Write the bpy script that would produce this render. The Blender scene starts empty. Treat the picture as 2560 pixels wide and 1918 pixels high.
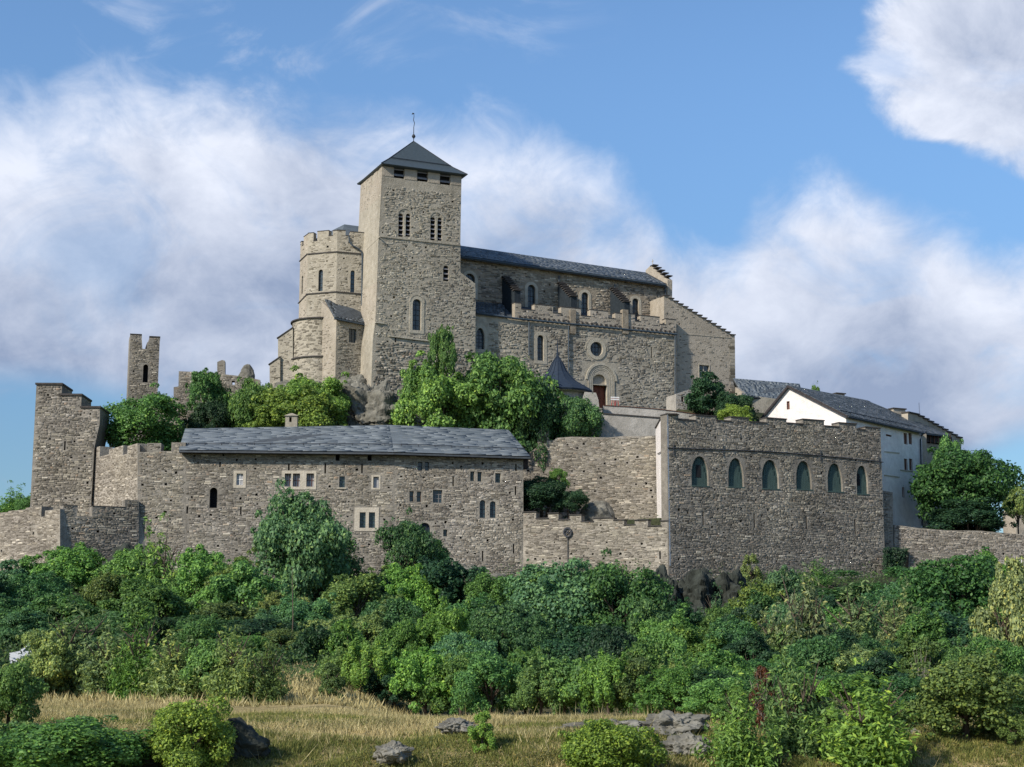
import bpy, math, random
import numpy as np
from mathutils import Vector, Matrix, noise
from mathutils.geometry import tessellate_polygon
R = math.radians
random.seed(7)
scene = bpy.context.scene
COL = scene.collection

# ------------------------------------------------------------------ camera
F = 3820.0                      # focal length in photograph pixels (2560 wide)
PITCH = R(9.8)
cam_d = bpy.data.cameras.new('camera'); cam = bpy.data.objects.new('camera', cam_d); COL.objects.link(cam)
cam.location = (0, 0, 0); cam.rotation_euler = (R(90) + PITCH, 0, 0)
cam_d.sensor_width = 36.0; cam_d.lens = 36.0 * F / 2560.0
cam_d.clip_start = 0.5; cam_d.clip_end = 30000
scene.camera = cam
FW = Vector((0, math.cos(PITCH), math.sin(PITCH))); UP = Vector((0, -math.sin(PITCH), math.cos(PITCH)))
def ray(px, py):
    return FW + Vector((1, 0, 0)) * ((px - 1280) / F) + UP * ((959 - py) / F)
def at(px, py, Y):
    r = ray(px, py); return r * (Y / r.y)

# ------------------------------------------------------------------ render look
scene.view_settings.view_transform = 'Standard'; scene.view_settings.look = 'None'
scene.view_settings.exposure = 0.93; scene.view_settings.gamma = 1.0
scene.view_settings.use_curve_mapping = False
try:
    scene.cycles.max_bounces = 6; scene.cycles.diffuse_bounces = 3; scene.cycles.transparent_max_bounces = 4
    scene.cycles.transmission_bounces = 4
except Exception: pass

# ------------------------------------------------------------------ sun and sky
SUN = Vector((-0.70, -0.66, 0.66)).normalized()
sd = bpy.data.lights.new('sun', 'SUN'); sd.energy = 2.9; sd.angle = R(3.0); sd.color = (1.0, 0.91, 0.78)
so = bpy.data.objects.new('sun', sd); COL.objects.link(so)
so.rotation_euler = (-SUN).to_track_quat('-Z', 'Y').to_euler()
world = bpy.data.worlds.new('World'); scene.world = world; world.use_nodes = True
wt = world.node_tree; wt.nodes.clear(); WN = wt.nodes
def wlink(sock, v):
    if isinstance(v, (int, float)): sock.default_value = v
    elif isinstance(v, tuple): sock.default_value = v
    else: wt.links.new(v, sock)
def wm(op, a, b=0.0, c=None, clamp=False):
    n = WN.new('ShaderNodeMath'); n.operation = op; n.use_clamp = clamp
    wlink(n.inputs[0], a); wlink(n.inputs[1], b)
    if c is not None: wlink(n.inputs[2], c)
    return n.outputs[0]
def wsm(x, e0, e1):
    n = WN.new('ShaderNodeMapRange'); n.interpolation_type = 'SMOOTHSTEP'
    wlink(n.inputs['Value'], x); n.inputs['From Min'].default_value = e0; n.inputs['From Max'].default_value = e1
    return n.outputs[0]
def wnoise(vec, scale, detail, rough=0.5, dist=0.0):
    n = WN.new('ShaderNodeTexNoise'); wlink(n.inputs['Vector'], vec); n.inputs['Scale'].default_value = scale
    n.inputs['Detail'].default_value = detail; n.inputs['Roughness'].default_value = rough; n.inputs['Distortion'].default_value = dist
    return n.outputs[0]
def wmix(f, a, b):
    n = WN.new('ShaderNodeMix'); n.data_type = 'RGBA'; wlink(n.inputs[0], f); wlink(n.inputs[6], a); wlink(n.inputs[7], b)
    return n.outputs[2]
def azel(px, py):
    r = ray(px, py).normalized(); return math.atan2(r.x, r.y), math.asin(r.z)
def wcurve(x, pts, x0, x1, y0, y1):
    n = WN.new('ShaderNodeFloatCurve'); u = wm('DIVIDE', wm('SUBTRACT', x, x0), x1 - x0, clamp=True)
    wlink(n.inputs['Value'], u); c = n.mapping.curves[0]
    P = sorted([((a - x0) / (x1 - x0), (b - y0) / (y1 - y0)) for a, b in pts])
    c.points[0].location = P[0]; c.points[1].location = P[-1]
    for p in P[1:-1]: c.points.new(*p)
    n.mapping.update()
    return wm('MULTIPLY_ADD', n.outputs[0], y1 - y0, y0)
tc = WN.new('ShaderNodeTexCoord'); D0 = tc.outputs['Generated']
sx = WN.new('ShaderNodeSeparateXYZ'); wlink(sx.inputs[0], D0)
AZ = wm('ARCTAN2', sx.outputs[0], sx.outputs[1]); EL = wm('ARCSINE', sx.outputs[2])
mp = WN.new('ShaderNodeMapping'); wlink(mp.inputs['Vector'], D0); mp.inputs['Scale'].default_value = (1.0, 1.0, 1.25)
DV = mp.outputs[0]
K = 1.1573
top_v = [(-300, 190), (0, 205), (90, 205), (150, 165), (330, 150), (560, 150), (700, 190), (830, 225), (1000, 270), (1100, 300), (1250, 350),
         (1380, 410), (1450, 470), (1560, 500), (1640, 430), (1780, 385), (1950, 430), (2060, 500), (2212, 560), (2500, 600)]
low_v = [(-300, 815), (0, 822), (250, 850), (600, 1000), (1200, 1500), (1800, 1300), (2050, 1030), (2140, 965), (2212, 935), (2500, 900)]
left_v = [(-250, 1940), (0, 1885), (60, 1850), (110, 1850), (150, 1825), (200, 1870), (250, 1885), (290, 1935), (320, 2050), (350, 2110), (390, 2190), (440, 2300)]
top_c = [azel(x * K, y * K) for x, y in top_v]; low_c = [azel(x * K, y * K) for x, y in low_v]
left_c = [(azel(x * K, y * K)[1], azel(x * K, y * K)[0]) for y, x in left_v]
ET = wcurve(AZ, top_c, -0.5, 0.5, -0.1, 0.7)
ELO = wcurve(AZ, low_c, -0.5, 0.5, -0.1, 0.7)
AL = wcurve(EL, left_c, 0.2, 0.6, -0.1, 0.7)
n_big = wm('SUBTRACT', wnoise(DV, 7.0, 6, 0.55, 0.3), 0.5)
n_fine = wm('SUBTRACT', wnoise(DV, 22.0, 8, 0.62, 0.5), 0.5)
nn = wm('MULTIPLY_ADD', n_fine, 0.055, wm('MULTIPLY', n_big, 0.09))
d_main = wm('ADD', wm('SUBTRACT', ET, EL), nn)
c_main = wm('MULTIPLY', wsm(d_main, -0.012, 0.045), wsm(wm('ADD', wm('SUBTRACT', EL, ELO), wm('MULTIPLY', n_big, 0.02)), -0.012, 0.016))
n_c2 = wm('SUBTRACT', wnoise(DV, 14.0, 9, 0.62, 0.4), 0.5)
d_2 = wm('ADD', wm('SUBTRACT', AZ, AL), wm('MULTIPLY', n_c2, 0.075))
c_2 = wm('MULTIPLY', wsm(d_2, -0.004, 0.022), wm('MULTIPLY', wsm(AZ, 0.9, 0.6), wsm(EL, 0.8, 0.5)))
# thin streaks high on the left
wisp = wm('MULTIPLY', wsm(wnoise(DV, 9.0, 8, 0.6, 1.2), 0.52, 0.80), wsm(AZ, 0.10, -0.12))
wisp = wm('MULTIPLY', wisp, 0.75)
cover = wm('MAXIMUM', wm('MAXIMUM', c_main, c_2), wisp, clamp=True)
thin = wsm(wnoise(DV, 10.0, 7, 0.6, 0.8), 0.30, 0.52)
cover = wm('MULTIPLY', cover, wm('MULTIPLY_ADD', thin, 0.40, 0.58), clamp=True)
bright = wm('ADD', wm('MULTIPLY', wsm(d_main, 0.17, 0.01), 0.75), wm('MULTIPLY', n_big, 1.5))
bright = wm('ADD', bright, wm('MULTIPLY', n_c2, 1.3))
bright = wm('ADD', bright, wm('MULTIPLY', n_fine, 0.8))
bright = wm('ADD', bright, wm('MULTIPLY', wsm(AZ, 0.05, -0.30), 0.30))
bright2 = wm('ADD', wm('MULTIPLY', wsm(d_2, 0.16, 0.0), 0.55), wm('MULTIPLY_ADD', n_c2, 2.2, 0.35))
bright = wm('ADD', wm('MULTIPLY', bright, wm('SUBTRACT', 1.0, c_2)), wm('MULTIPLY', bright2, c_2), clamp=True)
cloudcol = wmix(bright, (1.65, 2.05, 2.95, 1), (4.5, 4.75, 5.4, 1))
sky = WN.new('ShaderNodeTexSky'); sky.sky_type = 'NISHITA'; sky.sun_disc = False
sky.sun_elevation = math.asin(SUN.z); sky.sun_rotation = math.atan2(SUN.x, SUN.y) % (2 * math.pi)
sky.air_density = 1.0; sky.dust_density = 0.3; sky.ozone_density = 1.6; sky.altitude = 500
tint = WN.new('ShaderNodeMix'); tint.data_type = 'RGBA'; tint.blend_type = 'MULTIPLY'; tint.inputs[0].default_value = 1.0
wlink(tint.inputs[6], sky.outputs[0]); wlink(tint.inputs[7], wmix(wsm(EL, 0.03, 0.42), (0.33, 0.42, 0.49, 1), (0.70, 0.86, 0.97, 1)))
fin = wmix(cover, tint.outputs[2], cloudcol)
bg = WN.new('ShaderNodeBackground'); wlink(bg.inputs[0], fin); bg.inputs[1].default_value = 0.10
wo = WN.new('ShaderNodeOutputWorld'); wt.links.new(bg.outputs[0], wo.inputs[0])

# ------------------------------------------------------------------ materials
class MatB:
    def __init__(s, name):
        s.m = bpy.data.materials.new(name); s.m.use_nodes = True; s.t = s.m.node_tree; s.t.nodes.clear()
        s.out = s.n('ShaderNodeOutputMaterial'); s.tc = s.n('ShaderNodeTexCoord')
    def n(s, k): return s.t.nodes.new(k)
    def l(s, sock, v):
        if isinstance(v, (int, float, tuple)): sock.default_value = v
        else: s.t.links.new(v, sock)
    def math(s, op, a, b=0.0, clamp=False):
        n = s.n('ShaderNodeMath'); n.operation = op; n.use_clamp = clamp; s.l(n.inputs[0], a); s.l(n.inputs[1], b); return n.outputs[0]
    def noise(s, scale, detail=4, rough=0.55, vec=None, stretch=None, dist=0.0):
        n = s.n('ShaderNodeTexNoise'); v = vec or s.tc.outputs['Object']
        if stretch:
            m = s.n('ShaderNodeMapping'); m.inputs['Scale'].default_value = stretch; s.l(m.inputs['Vector'], v); v = m.outputs[0]
        s.l(n.inputs['Vector'], v); n.inputs['Scale'].default_value = scale; n.inputs['Detail'].default_value = detail
        n.inputs['Roughness'].default_value = rough; n.inputs['Distortion'].default_value = dist; return n.outputs[0]
    def ramp(s, f, stops):
        n = s.n('ShaderNodeValToRGB'); s.l(n.inputs[0], f); e = n.color_ramp.elements
        while len(e) < len(stops): e.new(0.5)
        for k, (p, c) in zip(e, stops): k.position = p; k.color = (*c, 1)
        return n.outputs[0]
    def mix(s, f, a, b, mode='MIX'):
        n = s.n('ShaderNodeMix'); n.data_type = 'RGBA'; n.blend_type = mode; s.l(n.inputs[0], f)
        s.l(n.inputs[6], a if not isinstance(a, tuple) else (*a, 1)); s.l(n.inputs[7], b if not isinstance(b, tuple) else (*b, 1)); return n.outputs[2]
    def island(s):
        g = s.n('ShaderNodeNewGeometry'); o = s.n('ShaderNodeObjectInfo')
        return s.math('FRACT', s.math('ADD', g.outputs['Random Per Island'], s.math('MULTIPLY', o.outputs['Random'], 7.31)))
    def finish(s, col, rough=0.9, bump=None, bstr=0.5, bdist=0.05, spec=0.3, metal=0.0, trans=None):
        b = s.n('ShaderNodeBsdfPrincipled'); s.l(b.inputs['Base Color'], col if not isinstance(col, tuple) else (*col, 1))
        s.l(b.inputs['Roughness'], rough); b.inputs['Specular IOR Level'].default_value = spec; b.inputs['Metallic'].default_value = metal
        if bump is not None:
            n = s.n('ShaderNodeBump'); n.inputs['Strength'].default_value = bstr; n.inputs['Distance'].default_value = bdist
            s.l(n.inputs['Height'], bump); s.l(b.inputs['Normal'], n.outputs[0])
        o = b.outputs[0]
        if trans:
            t = s.n('ShaderNodeBsdfTranslucent'); s.l(t.inputs[0], col); x = s.n('ShaderNodeMixShader'); x.inputs[0].default_value = trans
            s.t.links.new(o, x.inputs[1]); s.t.links.new(t.outputs[0], x.inputs[2]); o = x.outputs[0]
        s.t.links.new(o, s.out.inputs[0]); return s.m

def mortar_mat(name, a, b, c=None, stain=0.5):
    m = MatB(name); col = m.ramp(m.noise(1.3, 8, 0.68), [(0.30, a), (0.55, b), (0.75, c or b)])
    st = m.ramp(m.noise(0.22, 5, 0.6, stretch=(1, 1, 0.5)), [(0.36, (1 - stain,) * 3), (0.60, (1, 1, 1))])
    col = m.mix(1.0, col, st, 'MULTIPLY')
    return m.finish(col, 0.95, m.noise(5, 6, 0.7), 0.9, 0.08, 0.15)
def stone_mat(name, stops, stain=0.45):
    m = MatB(name); col = m.ramp(m.island(), stops)
    col = m.mix(1.0, col, m.ramp(m.noise(3.0, 6, 0.7), [(0.3, (0.74,) * 3), (0.6, (1.05,) * 3)]), 'MULTIPLY')
    st = m.ramp(m.noise(0.16, 6, 0.62, stretch=(1, 1, 0.7)), [(0.38, (1 - stain, (1 - stain) * .98, (1 - stain) * .96)), (0.62, (1, 1, 1))])
    col = m.mix(1.0, col, st, 'MULTIPLY')
    big = m.ramp(m.noise(0.07, 3, 0.5), [(0.40, (0.80, 0.79, 0.80)), (0.58, (1.08, 1.06, 1.0))]); col = m.mix(1.0, col, big, 'MULTIPLY')
    return m.finish(col, 0.9, m.noise(14, 5, 0.7), 0.6, 0.03, 0.2)
def plain(name, col, rough=0.8, var=0.25, scale=2.0, spec=0.3, metal=0.0, stretch=None, bd=0.02):
    m = MatB(name); n = m.noise(scale, 6, 0.65, stretch=stretch)
    c = m.ramp(n, [(0.3, tuple(x * (1 - var) for x in col)), (0.7, tuple(min(1, x * (1 + var)) for x in col))])
    return m.finish(c, rough, n, 0.4, bd, spec, metal)
def slate_mat(name, a, b, c, rough=0.45):
    m = MatB(name); col = m.ramp(m.island(), [(0.0, a), (0.5, b), (1.0, c)])
    col = m.mix(1.0, col, m.ramp(m.noise(0.8, 6, 0.65), [(0.3, (0.7,) * 3), (0.7, (1.15,) * 3)]), 'MULTIPLY')
    return m.finish(col, rough, m.noise(6, 4, 0.6), 0.4, 0.02, 0.35)
def leaf_mat(name):
    m = MatB(name); o = m.n('ShaderNodeObjectInfo'); r = m.island()
    v = m.ramp(r, [(0.0, (0.45, 0.52, 0.50)), (0.5, (1.0, 1.0, 0.9)), (0.93, (1.65, 1.5, 1.0)), (1.0, (2.3, 1.7, 1.0))])
    col = m.mix(1.0, o.outputs['Color'], v, 'MULTIPLY')
    return m.finish(col, 0.55, None, spec=0.30, trans=0.38)

M = {}
M['mortar_low'] = mortar_mat('rubble_mortar', (0.176, 0.161, 0.139), (0.285, 0.263, 0.226), (0.369, 0.341, 0.295), 0.35)
M['stone_low'] = stone_mat('rubble_stone', [(0.0, (0.120, 0.109, 0.090)), (0.3, (0.245, 0.226, 0.189)), (0.75, (0.360, 0.334, 0.281)), (0.95, (0.535, 0.499, 0.434)), (1.0, (0.369, 0.285, 0.211))], 0.38)
M['mortar_pale'] = mortar_mat('pale_rubble_mortar', (0.184, 0.166, 0.139), (0.350, 0.319, 0.268), (0.434, 0.396, 0.331), 0.3)
M['stone_pale'] = stone_mat('pale_rubble_stone', [(0.0, (0.157, 0.139, 0.115)), (0.4, (0.304, 0.273, 0.230)), (0.75, (0.424, 0.388, 0.328)), (1.0, (0.590, 0.544, 0.480))], 0.35)
M['mortar_church'] = mortar_mat('church_mortar', (0.286, 0.261, 0.206), (0.396, 0.362, 0.295), (0.455, 0.421, 0.355), 0.22)
M['stone_church'] = stone_mat('church_stone', [(0.0, (0.164, 0.147, 0.117)), (0.3, (0.293, 0.272, 0.225)), (0.75, (0.398, 0.372, 0.307)), (1.0, (0.518, 0.488, 0.423))], 0.25)
M['mortar_nave'] = mortar_mat('nave_mortar', (0.207, 0.173, 0.130), (0.329, 0.285, 0.221), (0.398, 0.355, 0.285), 0.3)
M['plaster'] = mortar_mat('cream_plaster', (0.309, 0.273, 0.217), (0.405, 0.360, 0.294), (0.449, 0.405, 0.339), 0.2)
M['white_plaster'] = mortar_mat('white_plaster', (0.648, 0.603, 0.583), (0.778, 0.739, 0.713), (0.855, 0.816, 0.791), 0.12)
M['grey_plaster'] = mortar_mat('grey_plaster', (0.30, 0.29, 0.26), (0.44, 0.42, 0.385), (0.50, 0.48, 0.44), 0.3)
M['dressed'] = mortar_mat('dressed_limestone', (0.357, 0.323, 0.255), (0.442, 0.408, 0.332), (0.510, 0.476, 0.399), 0.15)
M['cream_trim'] = mortar_mat('cream_trim', (0.400, 0.360, 0.288), (0.496, 0.448, 0.368), (0.528, 0.488, 0.416), 0.1)
M['slate'] = slate_mat('slate_blue_grey', (0.095, 0.115, 0.13), (0.125, 0.148, 0.166), (0.165, 0.19, 0.21), .65)
M['slate_dark'] = slate_mat('slate_dark', (0.045, 0.055, 0.062), (0.075, 0.09, 0.10), (0.12, 0.135, 0.15), 0.5)
M['coping'] = plain('coping_slate', (0.055, 0.05, 0.048), 0.8, 0.4)
M['slate_sheet'] = plain('slate_underlay', (0.06, 0.07, 0.08), 0.7, 0.3)
M['buttress_slate'] = plain('buttress_slate', (0.028, 0.036, 0.044), 0.95, 0.3, 3.0, 0.05)
M['tower_slate'] = plain('tower_slate', (0.05, 0.065, 0.072), 0.45, 0.3, 3.0, 0.5, stretch=(1, 1, 5))
M['cone'] = plain('blue_slate', (0.022, 0.034, 0.055), 0.75, 0.25, 2.5, 0.2, stretch=(1, 1, 4))
M['iron'] = plain('dark_iron', (0.035, 0.04, 0.05), 0.6, 0.3)
M['pipe'] = plain('drain_copper', (0.05, 0.07, 0.09), 0.5, 0.2)
M['wood_green'] = plain('green_boards', (0.05, 0.085, 0.078), 0.7, 0.35, 3.0, stretch=(6, 6, 0.4))
M['wood_dark'] = plain('dark_timber', (0.035, 0.03, 0.032), 0.8, 0.3)
M['louver'] = plain('louver_wood', (0.20, 0.19, 0.19), 0.8, 0.2)
M['red_door'] = plain('red_door', (0.17, 0.052, 0.03), 0.6, 0.25, 2.0, stretch=(4, 4, 0.5))
M['red'] = plain('red_paint', (0.45, 0.06, 0.05), 0.5, 0.1)
M['white'] = plain('white_paint', (0.75, 0.74, 0.72), 0.6, 0.08)
M['brown'] = plain('brown_shutter', (0.12, 0.055, 0.04), 0.7, 0.2)
M['dark'] = plain('dark_void', (0.012, 0.013, 0.016), 0.9, 0.1)
M['glass'] = plain('old_glass', (0.030, 0.050, 0.062), 0.18, 0.5, 4.0, 0.6)
M['glass_pale'] = plain('curtained_glass', (0.33, 0.33, 0.34), 0.4, 0.2, 3.0, 0.5)
M['rock'] = plain('grey_rock', (0.155, 0.15, 0.128), 0.95, 0.6, 0.9, 0.15, bd=0.25)
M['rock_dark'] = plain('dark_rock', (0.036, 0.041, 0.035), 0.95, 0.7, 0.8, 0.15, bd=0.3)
M['bark'] = plain('bark', (0.085, 0.065, 0.05), 0.95, 0.4, 4.0)
M['twig'] = plain('bare_twigs', (0.22, 0.19, 0.165), 0.95, 0.3, 4.0)
M['leaf'] = leaf_mat('foliage')
M['car_white'] = plain('white_car_paint', (0.72, 0.74, 0.78), 0.3, 0.03, 2.0, 0.6)

# ------------------------------------------------------------------ mesh helpers
ORG = {}
def origin_of(p): return ORG.get(p.name, Vector((0, 0, 0))) if p else Vector((0, 0, 0))
def tag(o, label=None, cat=None, group=None, kind=None):
    if label: o['label'] = label
    if cat:
        o['category'] = cat
        if not kind: o['kind'] = 'thing'
    if group: o['group'] = group
    if kind: o['kind'] = kind
    return o
def thing(name, label, cat, loc, group=None):
    o = bpy.data.objects.new(name, None); COL.objects.link(o); o.location = loc; o.empty_display_size = 0.5
    ORG[o.name] = Vector(loc); return tag(o, label, cat, group)
def link(name, me, parent=None, mat=None):
    o = bpy.data.objects.new(name, me); COL.objects.link(o)
    if mat is not None and not me.materials: me.materials.append(mat)
    if parent: o.parent = parent
    ORG[o.name] = origin_of(parent)
    return o
class MB:
    def __init__(s): s.v = []; s.f = []
    def add(s, vs, fs):
        k = len(s.v); s.v += [Vector(v) for v in vs]; s.f += [tuple(i + k for i in f) for f in fs]; return s
    def hexa(s, c):          # 8 corners: 0-3 bottom ring, 4-7 top ring
        return s.add(c, [(0, 3, 2, 1), (4, 5, 6, 7), (0, 1, 5, 4), (1, 2, 6, 5), (2, 3, 7, 6), (3, 0, 4, 7)])
    def box(s, pl, s0, s1, t0, t1, d0, d1):
        return s.hexa([pl.W(s0, t0, d0), pl.W(s1, t0, d0), pl.W(s1, t0, d1), pl.W(s0, t0, d1), pl.W(s0, t1, d0), pl.W(s1, t1, d0), pl.W(s1, t1, d1), pl.W(s0, t1, d1)])
    def tube(s, pts, rad, n=8, cap=True):
        pts = [Vector(p) for p in pts]; rad = rad if isinstance(rad, (list, tuple)) else [rad] * len(pts); k = len(s.v)
        for i, p in enumerate(pts):
            d = (pts[min(i + 1, len(pts) - 1)] - pts[max(i - 1, 0)]).normalized()
            a = d.cross(Vector((0, 0, 1)) if abs(d.z) < .9 else Vector((1, 0, 0))).normalized(); b = d.cross(a)
            for j in range(n):
                t = 2 * math.pi * j / n; s.v.append(p + a * math.cos(t) * rad[i] + b * math.sin(t) * rad[i])
        for i in range(len(pts) - 1):
            for j in range(n):
                s.f.append((k + i * n + j, k + i * n + (j + 1) % n, k + (i + 1) * n + (j + 1) % n, k + (i + 1) * n + j))
        if cap: s.f.append(tuple(k + j for j in range(n))[::-1]); s.f.append(tuple(k + (len(pts) - 1) * n + j for j in range(n)))
        return s
    def lathe(s, c, prof, n=32, a0=0, a1=2 * math.pi):
        k = len(s.v); full = abs(a1 - a0 - 2 * math.pi) < 1e-6; m = n if full else n + 1
        for r, z in prof:
            for j in range(m):
                t = a0 + (a1 - a0) * j / n; s.v.append(Vector((c[0] + r * math.cos(t), c[1] + r * math.sin(t), z)))
        for i in range(len(prof) - 1):
            for j in range(n):
                j2 = (j + 1) % m if full else j + 1
                s.f.append((k + i * m + j, k + i * m + j2, k + (i + 1) * m + j2, k + (i + 1) * m + j))
        return s
    def build(s, name, mat, parent=None, smooth=False):
        o = origin_of(parent); me = bpy.data.meshes.new(name)
        me.from_pydata([tuple(v - o) for v in s.v], [], s.f); me.update()
        if smooth:
            for p in me.polygons: p.use_smooth = True
        return link(name, me, parent, mat)
def np_mesh(name, V, Q, mat):           # V (n,3), Q (m,k) equal-size faces
    me = bpy.data.meshes.new(name); me.vertices.add(len(V)); me.vertices.foreach_set('co', np.asarray(V, np.float32).ravel())
    m, k = Q.shape; me.loops.add(m * k); me.loops.foreach_set('vertex_index', Q.astype(np.int32).ravel())
    me.polygons.add(m); me.polygons.foreach_set('loop_start', np.arange(0, m * k, k, dtype=np.int32))
    me.update(calc_edges=True); me.materials.append(mat); return me

class Pl:
    """a plane that a wall stands in: origin O, u along it, v up it, n out of it"""
    def __init__(s, O, u, v=(0, 0, 1)):
        s.O = Vector(O); s.u = Vector(u).normalized(); s.v = Vector(v).normalized(); s.n = s.u.cross(s.v).normalized()
        s.M = Matrix(((s.u.x, s.v.x, s.n.x), (s.u.y, s.v.y, s.n.y), (s.u.z, s.v.z, s.n.z))).inverted()
    @staticmethod
    def yaw(px, py, Y, deg):
        p = at(px, py, Y); return Pl((p.x, p.y, 0), (math.cos(R(deg)), math.sin(R(deg)), 0))
    @staticmethod
    def two(px0, Y0, px1, Y1, py=1200):
        a = at(px0, py, Y0); b = at(px1, py, Y1); return Pl((a.x, a.y, 0), (b.x - a.x, b.y - a.y, 0))
    def off(s, d): return Pl(s.O + s.n * d, s.u, s.v)
    def W(s, a, t, d=0.0): return s.O + s.u * a + s.v * t + s.n * d
    def P(s, px, py):
        r = ray(px, py); k = s.O.dot(s.n) / r.dot(s.n); w = s.M @ (r * k - s.O); return (w.x, w.y)
    def X(s, px, py): return s.W(*s.P(px, py))
    def poly(s, pts): return [s.P(*p) for p in pts]
    def box_st(s, x0, y0, x1, y1):
        cx, cy = (x0 + x1) / 2, (y0 + y1) / 2
        return s.P(x0, cy)[0], s.P(x1, cy)[0], s.P(cx, y1)[1], s.P(cx, y0)[1]      # s0,s1,t0,t1
def rect_st(s0, s1, t0, t1, g=0.0): return [(s0 - g, t0 - g), (s1 + g, t0 - g), (s1 + g, t1 + g), (s0 - g, t1 + g)]
def arch_st(s0, s1, t0, t1, g=0.0, n=8):
    r = (s1 - s0) / 2; c = (s0 + s1) / 2; sp = t1 - r
    return [(s0 - g, t0 - g), (s1 + g, t0 - g)] + [(c + (r + g) * math.cos(math.pi * k / n), sp + (r + g) * math.sin(math.pi * k / n)) for k in range(n + 1)]
def point_st(s0, s1, t0, t1, g=0.0, n=6, k=1.15):
    w = (s1 - s0); rise = w * k; rise = min(rise, (t1 - t0) * .7); sp = t1 - rise; c = (s0 + s1) / 2; out = [(s0 - g, t0 - g), (s1 + g, t0 - g)]
    for i in range(n + 1):
        a = i / n; out.append((s1 + g - (s1 + g - c) * (1 - math.cos(a * math.pi / 2)), sp + (rise + g * 1.4) * math.sin(a * math.pi / 2) ** .85))
    for i in range(n - 1, -1, -1):
        a = i / n; out.append((s0 - g + (c - s0 + g) * (1 - math.cos(a * math.pi / 2)), sp + (rise + g * 1.4) * math.sin(a * math.pi / 2) ** .85))
    return out
def circ_st(s0, s1, t0, t1, g=0.0, n=20):
    c = (s0 + s1) / 2; d = (t0 + t1) / 2; a = (s1 - s0) / 2 + g; b = (t1 - t0) / 2 + g
    return [(c + a * math.cos(2 * math.pi * k / n), d + b * math.sin(2 * math.pi * k / n)) for k in range(n)]
SH = dict(rect=rect_st, arch=arch_st, point=point_st, circ=circ_st)

def wall(name, pl, outline, holes, thick, mat, parent, reveal=0.45, ext=None, back=True):
    """front face with real openings, reveals behind them, sides and back: a closed solid"""
    e = ext if ext is not None else -pl.n * thick
    rings = [outline] + holes; flat = [p for r in rings for p in r]
    tris = tessellate_polygon([[Vector((a, b, 0)) for a, b in r] for r in rings])
    m = MB(); m.add([pl.W(a, b) for a, b in flat], [tuple(t) for t in tris]); n = len(outline); k = len(m.v)
    m.v += [pl.W(a, b) + e for a, b in outline]
    for i in range(n): m.f.append((i, (i + 1) % n, k + (i + 1) % n, k + i))
    if back:
        bt = tessellate_polygon([[Vector((a, b, 0)) for a, b in outline]]); m.f += [tuple(k + j for j in t) for t in bt]
    off = n
    for h in holes:
        k = len(m.v); m.v += [pl.W(a, b, -reveal) for a, b in h]; c = len(h)
        for i in range(c): m.f.append((off + i, off + (i + 1) % c, k + (i + 1) % c, k + i))
        off += c
    return m.build(name, mat, parent)
def ring(name, pl, inner, outer, d0, d1, mat, parent):
    m = MB(); n = len(inner)
    for pts, d in ((inner, d1), (outer, d1), (outer, d0), (inner, d0)): m.v += [pl.W(a, b, d) for a, b in pts]
    for i in range(n):
        j = (i + 1) % n
        for a in range(4): b = (a + 1) % 4; m.f.append((a * n + i, a * n + j, b * n + j, b * n + i))
    return m.build(name, mat, parent)
def inside(poly, x, y):
    r = np.zeros(x.shape, bool); n = len(poly)
    for i in range(n):
        x0, y0 = poly[i]; x1, y1 = poly[(i + 1) % n]
        if y0 == y1: continue
        r ^= ((y0 > y) != (y1 > y)) & (x < (x1 - x0) * (y - y0) / (y1 - y0) + x0)
    return r
STONE_UNIT = []
def stone_unit(mat_key):
    key = 'u_' + mat_key
    for k, ms in STONE_UNIT:
        if k == key: return ms
    ms = []; rg = random.Random(3)
    for i in range(6):
        m = MB(); j = lambda: rg.uniform(0, .16)
        b = [(-.5, 0, -.5), (.5, 0, -.5), (.5, 0, .5), (-.5, 0, .5)]
        f = [(-.46 + j() * .4, -1, -.44 + j()), (.46 - j() * .4, -1, -.44 + j()), (.46 - j() * .4, -1, .44 - j()), (-.46 + j() * .4, -1, .44 - j())]
        m.add(b + f, [(4, 5, 6, 7), (0, 1, 5, 4), (1, 2, 6, 5), (2, 3, 7, 6), (3, 0, 4, 7)])
        me = bpy.data.meshes.new('stone'); me.from_pydata([tuple(v) for v in m.v], [], m.f); me.update(); me.materials.append(M[mat_key]); ms.append(me)
    STONE_UNIT.append((key, ms)); return ms
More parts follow.
